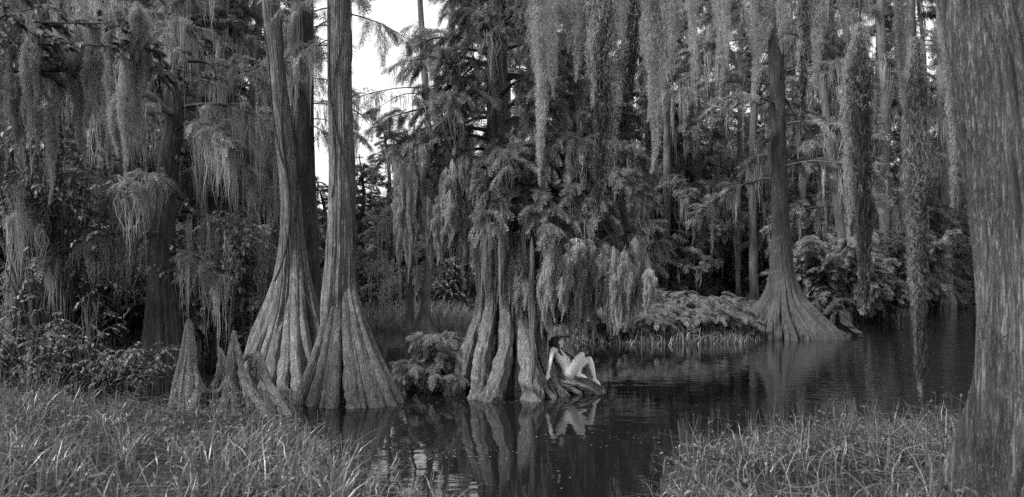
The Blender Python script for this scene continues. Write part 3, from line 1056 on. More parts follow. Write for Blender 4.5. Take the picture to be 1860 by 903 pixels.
# ---- the near trunk at the right edge (out of focus)
N_d = 4.9
N_base = np.array([3.62, N_d, 0.0])
N_root = empty('cypress_tree', N_base, 'massive near cypress trunk with rough furrowed bark, cut off by the right edge', 'tree')
mb = MB()
N_cl = trunk(mb, [(-.3, .32, 0), (0, .30, 0), (.5, .27, 0), (1.2, .22, 0), (2.2, .11, 0), (3.0, -.01, 0), (3.8, -.15, 0), (5, -.38, 0), (7.5, -.55, 0)],
             [(-.3, 1.5), (0, 1.26), (.5, .99), (.9, .82), (1.4, .67), (2.2, .585), (3.0, .56), (3.8, .54), (5, .48), (7.5, .34)], -.3, 7.5, 640, 420, 9,
             ((-.3, .7), (.5, .6), (1.0, .38), (1.6, .14), (2.4, .05), (8, .03)), 90, bark=.015, furrow=.06, nfur=40)
mb.build('trunk', BARK_NEAR, N_root)
def N_c(z):
    p, r = N_cl(z)
    return p + N_base, r
# limbs that reach out over the water above the picture; the close moss beards hang from them
N_limbs = [
    limb_pts(N_c(5.2)[0], R(168), 5.0, .9, .6, seed=301, wob=.04),
    limb_pts(N_c(6.0)[0], R(128), 6.0, 1.2, .6, seed=302, wob=.03),
    limb_pts(N_c(6.2)[0], R(142), 7.5, 1.0, .6, seed=303, wob=.03),
    limb_pts(N_c(5.9)[0], R(100), 5.5, .9, .6, seed=304, wob=.04),
    limb_pts(N_c(6.6)[0], R(60), 4.0, .8, .6, seed=305, wob=.04)]
tree_parts(N_root, N_base, N_limbs, .11, (BARK_MID, FEATHER, MOSS), 2.2, .6, 8, .26, SPRAY_MID, moss=None, tw_droop=.1, own_limbs=True)

# ---- left side trees on the back bank
T1_root, T1_base, T1_c = cypress('cypress_tree', 'stout dark trunk wrapped in moss at the far left behind the leafy shrub', 16.8,
    [(668, 62), (520, 66), (350, 68), (150, 66), (0, 62), (-300, 58)], [(672, 80), (600, 56), (500, 44), (350, 38), (150, 33), (0, 30), (-300, 22)],
    10, ((0, .4), (1.5, .25), (3, .12), (12, .06)), 101, mat=BARK_MID)
tree_parts(T1_root, T1_base, around(T1_c, [(z, a, l, .6, 1.2) for z, a, l in ((3.2, 20, 2.4), (3.8, 300, 2.6), (4.4, 340, 3.2), (5, 200, 2.6), (5.6, 280, 3), (6.2, 10, 3.4), (6.6, 320, 3), (7.2, 60, 3), (7.6, 260, 2.6), (8.4, 350, 3), (9, 120, 2.6), (9.6, 240, 2.4))], 11),
           .05, (BARK_DARK, FEATHER, MOSS), 6, .75, 16, .25, SPRAY_NEAR, moss=(260, .8, 2.2, .08, 18, .014), own_limbs=True)
T2_root, T2_base, T2_c = cypress('cypress_tree', 'dark crooked trunk veiled in moss with a pale bent branch, left of the twin trunks', 16.0,
    [(672, 300), (560, 298), (420, 296), (300, 306), (200, 318), (100, 300), (0, 296), (-250, 300)], [(680, 52), (600, 36), (500, 26), (350, 20), (150, 16), (0, 14), (-250, 9)],
    8, ((0, .35), (1.5, .25), (3, .12), (12, .06)), 111, mat=BARK_MID)
tree_parts(T2_root, T2_base, around(T2_c, [(z, a, l, .5, 1.1) for z, a, l in ((2.6, 330, 2.0), (3.0, 210, 2.2), (3.4, 10, 2.2), (4.2, 280, 2), (4.8, 30, 2.4), (5.3, 320, 2.6), (5.8, 350, 2.8), (6.3, 250, 2.6), (6.8, 20, 2.6), (7.4, 300, 2.4), (8, 90, 2.6), (8.8, 200, 2.2))], 12),
           .045, (BARK_DARK, FEATHER, MOSS), 6, .7, 16, .24, SPRAY_NEAR, moss=(260, .8, 2.1, .07, 18, .013), own_limbs=True)
m = MB()
P = np.array([at(312, 205, 15.9), at(298, 198, 15.5), at(285, 182, 15.2), at(270, 172, 15.0), at(256, 172, 14.9), at(244, 158, 14.8)]) - T2_base
tube(m, P, [.08, .075, .07, .06, .055, .04], n=10, lump=.1)
tube(m, np.array([at(285, 182, 15.2), at(290, 202, 15.1), at(277, 202, 15.0)]) - T2_base, [.05, .045, .03], n=8)
m.build('bare_branch', WOOD, T2_root)

# thin trees
def thin_tree(label, d, rows, hw, limbs, seed, tw=2.4, moss=(40, .8, 2.2, .07, 10, .016), sp=.4, mats=(BARK_MID, FEATHER, MOSS), trunk_mat=None, sprays=9):
    rt, bs, c = cypress('cypress_tree', label, d, rows, hw, 7, ((0, .3), (1, .18), (3, .06), (20, .04)), seed, mat=trunk_mat or BARK_UP, nth=60, nz=70)
    tree_parts(rt, bs, around(c, limbs, seed), .03, mats, tw, 1.0, sprays, sp, SPRAY_MID, moss=moss)
    return rt

thin_tree('slim pale cypress leaning slightly over the marsh, left of the densely leaved tree', 29.5,
          [(606, 768), (560, 772), (450, 780), (300, 780), (150, 773), (0, 763), (-250, 752)], [(608, 20), (580, 14), (540, 9), (450, 7), (300, 6.5), (0, 5), (-250, 3)],
          [(z, a, l, .4, 1.2) for z, a, l in ((3.4, 200, 2.2), (4.4, 340, 2.4), (5.2, 180, 2.6), (6.5, 320, 2.4), (7.4, 210, 2.6), (8.6, 20, 2.2), (9.6, 190, 2.2), (10.6, 0, 2.2), (9.9, 170, 4.2), (12, 300, 1.8), (13, 100, 1.6))], 131,
          moss=(95, 1.0, 3.2, .07, 10, .018))
thin_tree('short mossy snag with drooping tuft beside the slim cypress in the marsh', 30.5,
          [(600, 744), (560, 744), (500, 742), (450, 745), (420, 748)], [(602, 16), (570, 10), (520, 7), (450, 6), (420, 4)],
          [(2.4, 200, 1.2, .3, .7), (2.7, 340, 1.0, .3, .6), (3.4, 180, 1.4, .3, .7), (3.8, 20, 1.0, .3, .5)], 133, moss=(40, .8, 1.9, .09, 12, .02))
thin_tree('slim mossy tree almost hidden behind the right twin trunk', 24.0,
          [(640, 614), (400, 616), (200, 614), (0, 612), (-250, 610)], [(645, 16), (580, 10), (400, 7), (0, 6), (-250, 3)],
          [(z, a, l, .4, 1.0) for z, a, l in ((9.3, 210, 1.2), (9.5, 185, 1.7), (10, 160, 1.5), (10.4, 200, 1.6), (11, 180, 1.6), (11.6, 20, 1.2), (12.2, 190, 1.4), (10.6, 175, 1.3))], 135,
          moss=(50, .4, 1.1, .06, 10, .014), tw=4)
G_root, G_base, G_c = cypress('cypress_tree', 'dark distant cypress with ribbed foot between the islet shrubs and the flared cypress', 50.0,
    [(548, 1275), (520, 1275), (470, 1272), (320, 1266), (150, 1256), (0, 1250), (-200, 1246)], [(552, 34), (530, 29), (500, 24), (470, 17), (400, 11), (320, 9), (0, 7), (-200, 4)],
    12, ((0, .4), (2, .3), (4, .12), (30, .05)), 141, mat=BARK_UP)
fs = [(z, r_.uniform(0, 360), r_.uniform(2.6, 4.8), .5, 1.8) for z in np.linspace(3.5, 26, 34)]
tree_parts(G_root, G_base, around(G_c, fs, 14), .10, (BARK_DARK, FEATHER_FAR, MOSS_FAR), 1.7, 1.6, 10, .62, SPRAY_FAR, moss=(200, 1, 3.5, .12, 9, .035))
for lab, d, rows, hw, sd in (
    ('thinnest of the two slender straight trunks left of the flared cypress', 47, [(545, 1341), (400, 1341), (300, 1343), (0, 1346), (-150, 1346)], [(548, 7), (500, 5), (300, 4.5), (0, 4), (-150, 2)], 151),
    ('slightly thicker and paler of the two slender straight trunks left of the flared cypress', 44, [(548, 1370), (400, 1367), (250, 1368), (120, 1372), (0, 1372), (-150, 1374)], [(550, 11), (500, 8), (300, 7), (0, 6), (-150, 3)], 152),
    ('grey trunk standing behind the closest moss beards on the right bank', 43, [(565, 1600), (450, 1606), (350, 1606), (200, 1610), (60, 1600), (-150, 1598)], [(570, 26), (545, 16), (500, 11), (350, 9), (0, 7), (-150, 4)], 153),
    ('leaning forked trunk half hidden in foliage right of the flared cypress', 39, [(572, 1530), (480, 1532), (380, 1522), (200, 1500), (60, 1480), (-150, 1460)], [(575, 20), (545, 12), (500, 9), (350, 8), (0, 6), (-150, 4)], 154),
    ('mossy trunk with dark undercut roots on the far right bank', 46, [(566, 1640), (480, 1645), (350, 1642), (150, 1650), (0, 1655), (-150, 1660)], [(570, 36), (550, 24), (520, 14), (450, 10), (300, 9), (0, 7), (-150, 4)], 155),
    ('dark trunk close beside the near right-edge trunk across the open water', 58, [(545, 1718), (400, 1716), (200, 1712), (0, 1708), (-150, 1705)], [(548, 20), (520, 13), (400, 9), (0, 7), (-150, 4)], 156)):
    rr = np.random.default_rng(sd)
    top = CAMH + (HY + 120) / FPX * d
    thin_tree(lab, d, rows, hw, [(z, rr.uniform(0, 360), rr.uniform(1.6, 4.0), .4, 1.5) for z in np.linspace(5.5 if sd in (151, 152) else 2.6, top, 13 if sd < 153 else 26)], sd, tw=1.6,
              moss=(130 if sd > 152 else 60, 1, 3.4, .12, 9, .03), sp=.6, mats=(BARK_DARK, FEATHER_FAR, MOSS_FAR), sprays=8)

# ------------------------------------------------------------------ forest behind: three prototypes, copied
def proto_cypress(h, cr, seed, label, name='cypress_tree', zlow=1.8, nl=62, moss_n=380, size=.45):
    r2 = np.random.default_rng(seed)
    root = empty(name, (0, 0, 0), label, 'tree')
    mb = MB()
    c = trunk(mb, [(-.5, 0, 0), (h * .3, r2.normal(0, .3), 0), (h * .7, r2.normal(0, .5), r2.normal(0, .4)), (h, r2.normal(0, .6), 0)],
              [(-.5, 1.2), (0, 1.0), (1, .66), (2.2, .42), (4, .33), (h * .6, .24), (h, .05)], -.5, h, 48, 60, 10, ((0, .4), (2, .25), (4, .08), (h, .05)), seed)
    mb.build('trunk', BARK_UP, root)
    sp = []
    for z in np.linspace(zlow, h * .97, nl):
        f = z / h
        sp.append((z, r2.uniform(0, 360), cr * r2.uniform(.5, 1.1) * (1.05 - .75 * f ** 1.6), r2.uniform(.2, .9), r2.uniform(1.2, 2.4)))
    tree_parts(root, np.zeros(3), around(c, sp, seed), .055, (BARK_DARK, FEATHER_FAR, MOSS_FAR), 2.8, 1.3, 20, size, SPRAY_FAR, moss=(moss_n, .8, 3.4, .13, 11, .035), tube_n=5)
    return root

def bushy(seed, label, name, h, w, size, mat, n=46, moss_n=30, broad=False):
    """low rounded tree or shrub, limbs from the ground"""
    r2 = np.random.default_rng(seed)
    root = empty(name, (0, 0, 0), label, 'shrub' if 'shrub' in name else 'tree')
    limbs = []
    for k in range(n):
        a = r2.uniform(0, 6.28)
        ln = w * r2.uniform(.35, 1.0)
        up = h * r2.uniform(.25, 1.0) * math.sqrt(max(.05, 1 - (ln / w) ** 2 * .75))
        limbs.append(limb_pts(np.array([r2.normal(0, w * .12), r2.normal(0, w * .12), 0]), a, ln, up * 1.35, up * .4, seed=seed * 50 + k, wob=.1))
    tree_parts(root, np.zeros(3), limbs, .02 * h, (BARK_DARK, mat, MOSS_FAR), 3.0 / max(1, w * .5), w * .32, 12, size, SPRAY_FAR if not broad else None,
               moss=(moss_n, .5, 1.6, .1, 8, .03) if moss_n else None, broad=broad, start=.3, names=('stems', 'foliage', 'hanging_moss'), tube_n=5)
    return root

PROTO = [proto_cypress(29, 4.6, 201, 'tall'), proto_cypress(27, 5.2, 202, 'tall', zlow=2.6, nl=56, moss_n=460), proto_cypress(31, 4.2, 203, 'tall', zlow=1.6, nl=66, moss_n=320)]
USED = set()
def put(k, x, y, rz, s, label, group):
    if k in USED:
        return dup(PROTO[k], (x, y, gz(x, y) - .05), rz, s, label, group)
    USED.add(k)
    o = PROTO[k]
    o.location = (x, y, gz(x, y) - .05)
    o.rotation_euler = (0, 0, rz)
    o.scale = s
    tag(o, label, None, group)
    return o

def region(px):
    for lim, t in ((40, 'at the far left edge behind the stout mossy trunk'), (130, 'behind the leafy shrub at the left'), (240, 'left of the crooked trunk with the bare branch'), (340, 'straight behind the crooked trunk with the bare branch'),
                   (480, 'behind the grey cypress knees'), (600, 'behind the twin tall trunks'), (700, 'in the sky gap right of the twin trunks'), (800, 'by the slim leaning trunk over the marsh'),
                   (900, 'behind the left half of the densely leaved tree'), (1020, 'behind the densely leaved middle tree'), (1160, 'behind the right skirt of the densely leaved tree'), (1240, 'above the islet shrubs'), (1320, 'behind the ribbed dark trunk'),
                   (1400, 'behind the two slender straight trunks'), (1470, 'straight behind the flared cypress'), (1560, 'right of the flared cypress'), (1640, 'between the two close moss beards'),
                   (1720, 'beyond the open water left of the near trunk'), (3000, 'behind the massive near trunk')):
        if px < lim:
            return t
    return ''

forest = [  # photo x, distance, height factor
    (-120, 24, .62), (10, 27, .60), (130, 25, .58), (215, 22, .52), (260, 33, .75), (370, 25, .50), (440, 29, .56), (345, 38, .8), (490, 38, .62),
    (-60, 42, .9), (60, 46, .95), (180, 44, .95), (420, 50, .95), (490, 60, .70),
    (585, 40, .24), (612, 64, .36), (650, 52, .40), (700, 45, .38), (745, 58, .50), (830, 62, .55), (800, 42, .42), (965, 44, .8),
    (930, 56, .95), (985, 46, .85), (1040, 60, 1.0), (1090, 50, .95), (1140, 64, 1.05), (1185, 52, .95), (1225, 70, 1.1), (1310, 66, 1.1), (1385, 62, 1.05), (1440, 70, 1.1),
    (1490, 56, 1.0), (1545, 68, 1.1), (1580, 55, .95), (1670, 66, 1.05), (1640, 78, 1.15), (1745, 82, 1.2), (1790, 70, 1.1), (1850, 76, 1.1), (1930, 62, 1.0), (2010, 70, 1.1),
    (1200, 44, .8), (1460, 46, .85), (1725, 92, 1.2), (1060, 46, .9), (90, 36, .9), (280, 46, .95), (395, 46, .95), (150, 58, 1.0)]
DEPTH_WORD = ('nearest and largest', 'middle', 'farther', 'farthest')
ADJ = ('dark moss-hung cypress', 'dense dim cypress', 'tall shaded cypress')
byreg = {}
for px, d, s in forest:
    byreg.setdefault(region(px), []).append(d)
for n_, (px, d, s) in enumerate(forest):
    k = n_ % 3
    reg = region(px)
    ds = sorted(byreg[reg])
    lab = ADJ[k] + ' in the forest ' + reg
    if len(ds) > 1:
        lab = ADJ[k] + ' ' + reg + (', nearer one' if ds.index(d) == 0 else ', farther one' if len(ds) == 2 or ds.index(d) == len(ds) - 1 else ', middle one')
    w = rng.uniform(.9, 1.15) * (s ** .5)
    put(k, (px - CX) / FPX * d, d, rng.uniform(0, 6.28), (w, w, s), lab, 'cypresses of the forest behind')

# understory: dense dark small trees
SMALL = [bushy(211, 'small', 'small_tree', 6.0, 3.2, .38, FEATHER_FAR, 80), bushy(212, 'small', 'small_tree', 5.0, 3.6, .20, BROAD, 110, 14, broad=True)]
SMALL.append(bushy(213, 'small', 'small_tree', 12.0, 4.6, .40, FEATHER_FAR, 150, 60))
SMALL.append(bushy(214, 'small', 'small_tree', 11.0, 4.2, .24, BROAD, 190, 50, broad=True))
UND = [(-40, 20, 1.0, 0), (110, 21, .9, 1), (230, 19.5, .8, 1), (390, 20.5, .75, 0), (455, 22, .8, 1), (170, 28, 1.3, 0), (330, 29, 1.3, 1), (20, 32, 1.4, 1), (480, 33, 1.2, 1), (560, 44, 1.2, 1),
       (615, 40, .85, 1), (655, 48, 1.1, 0), (690, 38, .72, 1), (735, 50, 1.2, 1), (800, 48, 1.1, 0), (845, 40, .9, 1), (960, 40, 1.0, 0), (1010, 47, 1.3, 1), (1100, 44, 1.2, 0), (1160, 48, 1.3, 1),
       (1215, 50, 1.2, 0), (1320, 52, 1.2, 0), (1395, 54, 1.4, 1), (1470, 52, 1.2, 0), (1520, 48, .9, 1), (1560, 52, 1.1, 0), (1655, 60, 1.2, 0), (1700, 75, 1.3, 1), (1750, 90, 1.4, 0), (1800, 80, 1.5, 1), (1880, 75, 1.5, 0),
       (80, 34, .8, 3), (250, 36, .8, 2), (400, 40, .9, 3), (470, 46, .9, 2), (650, 60, .75, 3), (720, 62, .8, 2), (830, 56, 1.0, 3), (890, 50, .95, 2), (1000, 58, 1.3, 3), (1075, 56, 1.2, 2), (1130, 52, 1.1, 3),
       (1190, 58, 1.3, 2), (1235, 55, 1.1, 3), (1300, 58, 1.3, 3), (1360, 60, 1.3, 2), (1400, 50, .9, 3), (1450, 58, 1.25, 3), (1500, 54, 1.1, 2), (1560, 62, 1.3, 3), (1625, 60, 1.2, 2), (1680, 78, 1.4, 3), (1730, 100, 1.6, 2), (1770, 92, 1.6, 3)]
USED_S = set()
for n_, (px, d, s, k) in enumerate(UND):
    x = (px - CX) / FPX * d
    reg = region(px)
    kind = ('feathery', 'broad-leaved', 'tall bushy feathery', 'tall bushy broad-leaved')[k]
    same = sorted(q[1] for q in UND if region(q[0]) == reg and q[3] == k)
    lab = 'dark ' + kind + ' small tree ' + reg + ('' if len(same) == 1 else ', nearer one' if d == same[0] else ', farther one')
    lab = lab.replace('small tree', 'understory tree')
    if k not in USED_S:
        USED_S.add(k)
        o = SMALL[k]
        o.location = (x, d, gz(x, d) - .1)
        o.scale = (s, s, s)
        tag(o, lab, None, 'understory trees')
    else:
        dup(SMALL[k], (x, d, gz(x, d) - .1), rng.uniform(0, 6.28), (s, s, s * rng.uniform(.9, 1.2)), lab, 'understory trees')

# far wood that closes the view: one mass
mb = MB()
n = 26000
a = rng.uniform(R(-52), R(52), n)
rad = rng.uniform(92, 150, n)
x, y = rad * np.sin(a), rad * np.cos(a)
pxs = x / y * FPX + CX
hmax = np.where((pxs > 520) & (pxs < 800), 15, 30) + 4 * np.sin(pxs * .05) + 3 * np.sin(pxs * .13)
z = hmax * rng.beta(1.1, 1.6, n)
pos = np.stack([x, y, z], -1)
az = rng.uniform(0, 6.28, n)
scatter(mb, SPRAY_FAR[0], SPRAY_FAR[1], pos, np.stack([np.cos(az), np.sin(az), rng.uniform(-.9, .3, n)], -1), np.array([0, 0, 1.]) + rng.normal(0, .6, (n, 3)), rng.uniform(1.2, 2.6, n))
o = mb.build('far_woods', FEATHER_FAR)
tag(o, 'far wood closing the view behind the cypress trees', 'woods', None, 'stuff')
# ------------------------------------------------------------------ shrubs
def leafy_shrub(label, px, py, d, h, w, n, leaf, seed, cat='shrub', name='leafy_shrub', mat=None, tw=4.0, sprays=9, moss=None, proto=None, lean=(0, 0), start=.3):
    r2 = np.random.default_rng(seed)
    b = at(px, py, d)
    b[2] = max(-.05, gz(b[0], b[1]) - .05)
    root = empty(name, b, label, cat)
    limbs = []
    for k in range(n):
        a = r2.uniform(0, 6.28)
        ln = w * r2.uniform(.3, 1.0)
        up = h * r2.uniform(.3, 1.1)
        p0 = b + np.array([r2.normal(0, w * .15), r2.normal(0, w * .1), 0])
        lp = limb_pts(p0, a, ln, up * 1.6, up * .75, seed=seed * 70 + k, wob=.1)
        t = np.linspace(0, 1, len(lp))
        lp[:, 0] += lean[0] * t
        lp[:, 1] += lean[1] * t
        limbs.append(lp)
    tree_parts(root, b, limbs, .018, (BARK_DARK, mat or BROAD, MOSS), tw, w * .32, sprays, leaf, proto or SPRAY_MID, moss=moss, broad=proto is None, start=start, flat=.35,
               names=('stems', 'foliage', 'hanging_moss'), tube_n=6)
    return root

leafy_shrub('broad-leaved shrub with drooping twigs in front of the stout mossy trunk at left', 60, 665, 13.4, 1.7, 1.7, 46, .085, 401, moss=(16, .4, .9, .05, 12, .013))
leafy_shrub('broad-leaved shrub leaning right over the dark water, left of the grey cypress knees', 205, 655, 13.6, 1.05, 1.35, 40, .08, 402, lean=(.5, -.2))
leafy_shrub('low leafy shrub at the left picture edge, above the tall grass', -40, 690, 12.6, 1.2, 1.2, 26, .08, 403)
leafy_shrub('tall young leafy tree hung with moss between the crooked trunk and the twin trunks', 410, 650, 16.6, 3.9, 1.7, 80, .115, 404, cat='tree', name='leafy_tree', moss=(40, .8, 1.9, .07, 16, .014), tw=3.0)
leafy_shrub('dark leafy undergrowth shrub at the foot of the left twin trunk', 455, 650, 16.8, 1.6, 1.0, 40, .10, 405)
leafy_shrub('leafy maple sapling high in moss left of the crooked trunk', 120, 660, 15.6, 7.6, 2.4, 50, .12, 406, cat='tree', name='leafy_tree', tw=2.6, sprays=10, moss=(60, .8, 2.0, .07, 16, .015))
leafy_shrub('feathery drooping shrub in the water beside the left roots of the middle tree', 812, 716, 13.4, 1.25, .95, 46, .16, 407, mat=SHRUB, proto=SPRAY_NEAR, tw=6, sprays=18, moss=(14, .3, .7, .05, 14, .01), name='feathery_shrub')
leafy_shrub('smaller feathery shrub dipping into the water left of the middle tree', 775, 700, 14.0, .75, .75, 28, .15, 408, mat=SHRUB, proto=SPRAY_NEAR, tw=6, sprays=16, name='feathery_shrub')
# leafy limbs that reach in at the top left, from a tree standing outside the picture
b = np.array([-9.6, 9.6, 0.0])
b[2] = gz(b[0], b[1]) - .1
o_ = empty('leafy_tree', b, 'broad-leaved tree reaching in at the top left corner with moss curtain below its leaves', 'tree')
mb = MB()
c_ = trunk(mb, [(-.2, 0, 0), (3, .1, 0), (7.5, .2, .1)], [(-.2, .4), (0, .34), (1.5, .24), (7.5, .1)], -.2, 7.5, 50, 60, 7, ((0, .3), (1.5, .1), (8, .04)), 410)
mb.build('trunk', BARK_MID, o_)
tree_parts(o_, b, [limb_pts(np.array([b[0] + .1, b[1], z]), R(a), l, ri, dr, seed=411 + k_, wob=.07) for k_, (z, a, l, ri, dr) in enumerate(
    ((4.5, 4, 5.4, .9, .5), (4.7, -6, 4.8, .9, .6), (4.9, 12, 5.8, .8, .6), (5.1, 0, 5.2, .7, .6), (4.8, 20, 4.6, .9, .5), (4.3, -14, 3.8, .9, .5), (4.9, -3, 5.6, .7, .5), (5.1, -10, 5.0, .6, .5), (5.2, 8, 5.4, .5, .4), (5.8, 6, 5.6, .6, .8), (6.2, -20, 4.2, .7, .4), (6.6, 30, 4.0, .7, .4), (5.5, 150, 3, .7, .4)))],
    .032, (BARK_MID, BROAD, MOSS), 7.5, .55, 13, .125, None, broad=True, tw_droop=.3, own_limbs=True)
# islet shrubs
for k, (px, d, h, w, lab) in enumerate((
    (1105, 25.6, 1.5, 2.0, 'bushy feathery shrub at the islet end, just behind the sitting person'),
    (1165, 25.6, 1.3, 1.9, 'low feathery shrub overhanging the water, second from left on the islet'),
    (1225, 25.8, 1.35, 1.9, 'feathery shrub in the middle of the islet edge'),
    (1280, 26.2, 1.1, 1.7, 'low trailing feathery shrub dipping into the water right of the islet middle'),
    (1150, 29, 2.0, 2.1, 'taller shrub in the second row of the islet, left side'),
    (1240, 30, 1.9, 2.1, 'taller shrub in the second row of the islet, near the ribbed dark trunk'),
    (1340, 33, 2.1, 1.9, 'rounded mound shrub with dark hollow below, left of the flared cypress'),
    (1330, 27, .7, 1.2, 'lowest shrub at the left foot of the flared cypress'))):
    leafy_shrub(lab, px, 620, d, h * .8, w, 55, .20, 420 + k, mat=SHRUB, proto=SPRAY_MID, tw=5.6, sprays=19, name='feathery_shrub', start=.05)
leafy_shrub('leaning shrub hung with moss over the far right bank', 1600, 570, 41, 5.5, 3.4, 90, .27, 431, mat=FEATHER, proto=SPRAY_FAR, tw=3.6, sprays=20, moss=(60, .8, 2.2, .1, 10, .03), name='feathery_shrub')
leafy_shrub('broad feathery shrub right of the flared cypress behind the driftwood', 1510, 575, 37, 5.0, 3.0, 90, .26, 432, mat=FEATHER, proto=SPRAY_FAR, tw=3.6, sprays=20, moss=(70, .8, 2.2, .1, 10, .03), name='feathery_shrub')
leafy_shrub('far shrub at the end of the open water beside the near trunk', 1705, 545, 80, 5.5, 5.0, 50, .9, 433, mat=SHRUB, proto=SPRAY_FAR, tw=1.2, sprays=10, name='feathery_shrub')

# ------------------------------------------------------------------ cypress knees and driftwood
def root_tubes(mb, base, specs, seed, n=22, flute=.28, lump=.12, nf=5, slim=1.0):
    for k, (pts, rad) in enumerate(specs):
        rad = [q * slim for q in rad]
        P = np.array([at(*p) for p in pts]) - base
        tube(mb, P, rad, n=n * 2, steps=64, lump=lump * 1.3, flute=flute * .8, nf=nf, seed=seed + k, grain=.24)

b = at(340, 745, 11.3)
b[2] = 0
o_ = empty('cypress_knee', b, 'tall pointed pale cypress knee standing alone left of the hollow knees', 'cypress knee')
mb = MB()
trunk(mb, shift(px_path(11.3, [(760, 334), (700, 336), (640, 342), (580, 343)], 0), b), px_prof(11.3, [(760, 40), (730, 34), (700, 27), (670, 21), (640, 16), (610, 10), (590, 6.5), (581, 3)]), -.2, CAMH - (580 - HY) / FPX * 11.3, 110, 90, 6,
      ((-.2, .5), (.3, .42), (.7, .3), (1.2, .1), (1.5, .02)), 501, wig=.2, bark=.03, pw=.7)
root_tubes(mb, b, [([(352, 660, 11.15), (360, 700, 11.1), (352, 735, 11.0), (335, 775, 10.8)], [.03, .07, .075, .06]), ([(330, 690, 11.2), (318, 725, 11.1), (300, 770, 11.0)], [.04, .07, .06]),
                   ([(343, 640, 11.15), (345, 700, 11.05), (343, 760, 11.0)], [.02, .06, .06])], 505)
mb.build('knee', WOOD, o_)

b = at(425, 750, 11.0)
b[2] = 0
o_ = empty('cypress_knee', b, 'hollow broken cypress knee with sharp peak and spreading legs in the middle of the knees', 'cypress knee')
mb = MB()
root_tubes(mb, b, [
    ([(425, 600, 11.0), (424, 630, 10.98), (421, 670, 10.95), (416, 705, 10.9), (405, 740, 10.8), (388, 785, 10.6)], [.035, .085, .12, .11, .095, .08]),
    ([(427, 604, 11.0), (433, 640, 10.95), (440, 680, 10.9), (447, 710, 10.8), (455, 740, 10.75)], [.02, .06, .075, .07, .05]),
    ([(437, 660, 10.95), (452, 700, 10.85), (472, 735, 10.7), (492, 765, 10.6), (510, 790, 10.5)], [.04, .075, .075, .055, .035]),
    ([(440, 690, 10.8), (462, 725, 10.65), (480, 750, 10.55), (490, 775, 10.5)], [.05, .065, .05, .04]),
    ([(419, 620, 11.05), (417, 660, 11.0), (424, 710, 10.85), (430, 765, 10.8)], [.025, .05, .06, .06]),
    ([(428, 660, 11.15), (432, 710, 11.2), (440, 770, 11.25)], [.06, .11, .13])], 511, flute=.32, lump=.16, slim=.78)
mb.build('knee', WOOD, o_)

b = at(402, 745, 11.6)
b[2] = 0
o_ = empty('cypress_knee', b, 'smaller forked cypress knee with looping root, behind between the tall and the hollow knee', 'cypress knee')
mb = MB()
root_tubes(mb, b, [
    ([(398, 632, 11.6), (400, 660, 11.6), (394, 690, 11.55), (380, 710, 11.5), (366, 735, 11.45)], [.03, .06, .07, .06, .06]),
    ([(400, 632, 11.6), (408, 660, 11.6), (409, 700, 11.6), (412, 750, 11.6)], [.03, .06, .08, .08]),
    ([(402, 640, 11.6), (412, 655, 11.65), (415, 690, 11.65), (420, 740, 11.7)], [.02, .035, .05, .06]),
    ([(363, 695, 11.4), (372, 708, 11.3), (388, 712, 11.25), (400, 708, 11.25), (408, 695, 11.3)], [.05, .045, .04, .045, .05])], 521, flute=.3, slim=.8)
mb.build('knee', WOOD, o_)

b = at(478, 745, 11.2)
b[2] = 0
o_ = empty('cypress_knee', b, 'bent bark-stripped cypress knee leaning right with one long leg, nearest the twin trunks', 'cypress knee')
mb = MB()
root_tubes(mb, b, [
    ([(468, 640, 11.3), (474, 660, 11.2), (484, 690, 11.1), (500, 720, 10.95), (518, 745, 10.85), (532, 772, 10.7)], [.045, .085, .095, .085, .07, .055]),
    ([(468, 640, 11.3), (464, 670, 11.3), (460, 700, 11.3), (456, 740, 11.3)], [.045, .07, .07, .07]),
    ([(453, 645, 11.4), (446, 652, 11.4), (442, 655, 11.3)], [.055, .04, .035]),
    ([(453, 642, 11.4), (456, 670, 11.4), (455, 720, 11.4)], [.05, .055, .06])], 531, flute=.3, lump=.14, slim=.82)
mb.build('knee', WOOD, o_)
b = at(530, 745, 11.0)
b[2] = 0
o_ = empty('cypress_knee', b, 'little blunt finger-like cypress knee at the waterline right of the hollow knees', 'cypress knee')
mb = MB()
root_tubes(mb, b, [([(528, 706, 11.0), (529, 725, 11.0), (530, 760, 11.0)], [.026, .035, .045]), ([(518, 716, 11.0), (524, 722, 11.0), (529, 728, 11.0)], [.015, .018, .02])], 541)
mb.build('knee', WOOD, o_)

# thin roots and knees round the foot of the flared cypress
rf = np.random.default_rng(61)
for k in range(26):
    px = rf.uniform(1345, 1512)
    dd = 25.75 + abs(px - 1428) / 86 * 1.3 + rf.uniform(-.1, .3)
    y0 = 560 + abs(px - 1428) * .28 + rf.uniform(0, 22)
    m = MB()
    lean = (px - 1428) * rf.uniform(.04, .25)
    tube(m, np.array([at(px - lean, y0, dd + .55), at(px - lean * .4, (y0 + 612) / 2, dd + .25), at(px, 612, dd), at(px + lean * .1, 622, dd)]) - F_base, [.03, .07, .09, .08], n=8, lump=.15, seed=k)
    m.build('root', BARK_BELL, F_root.children[0])
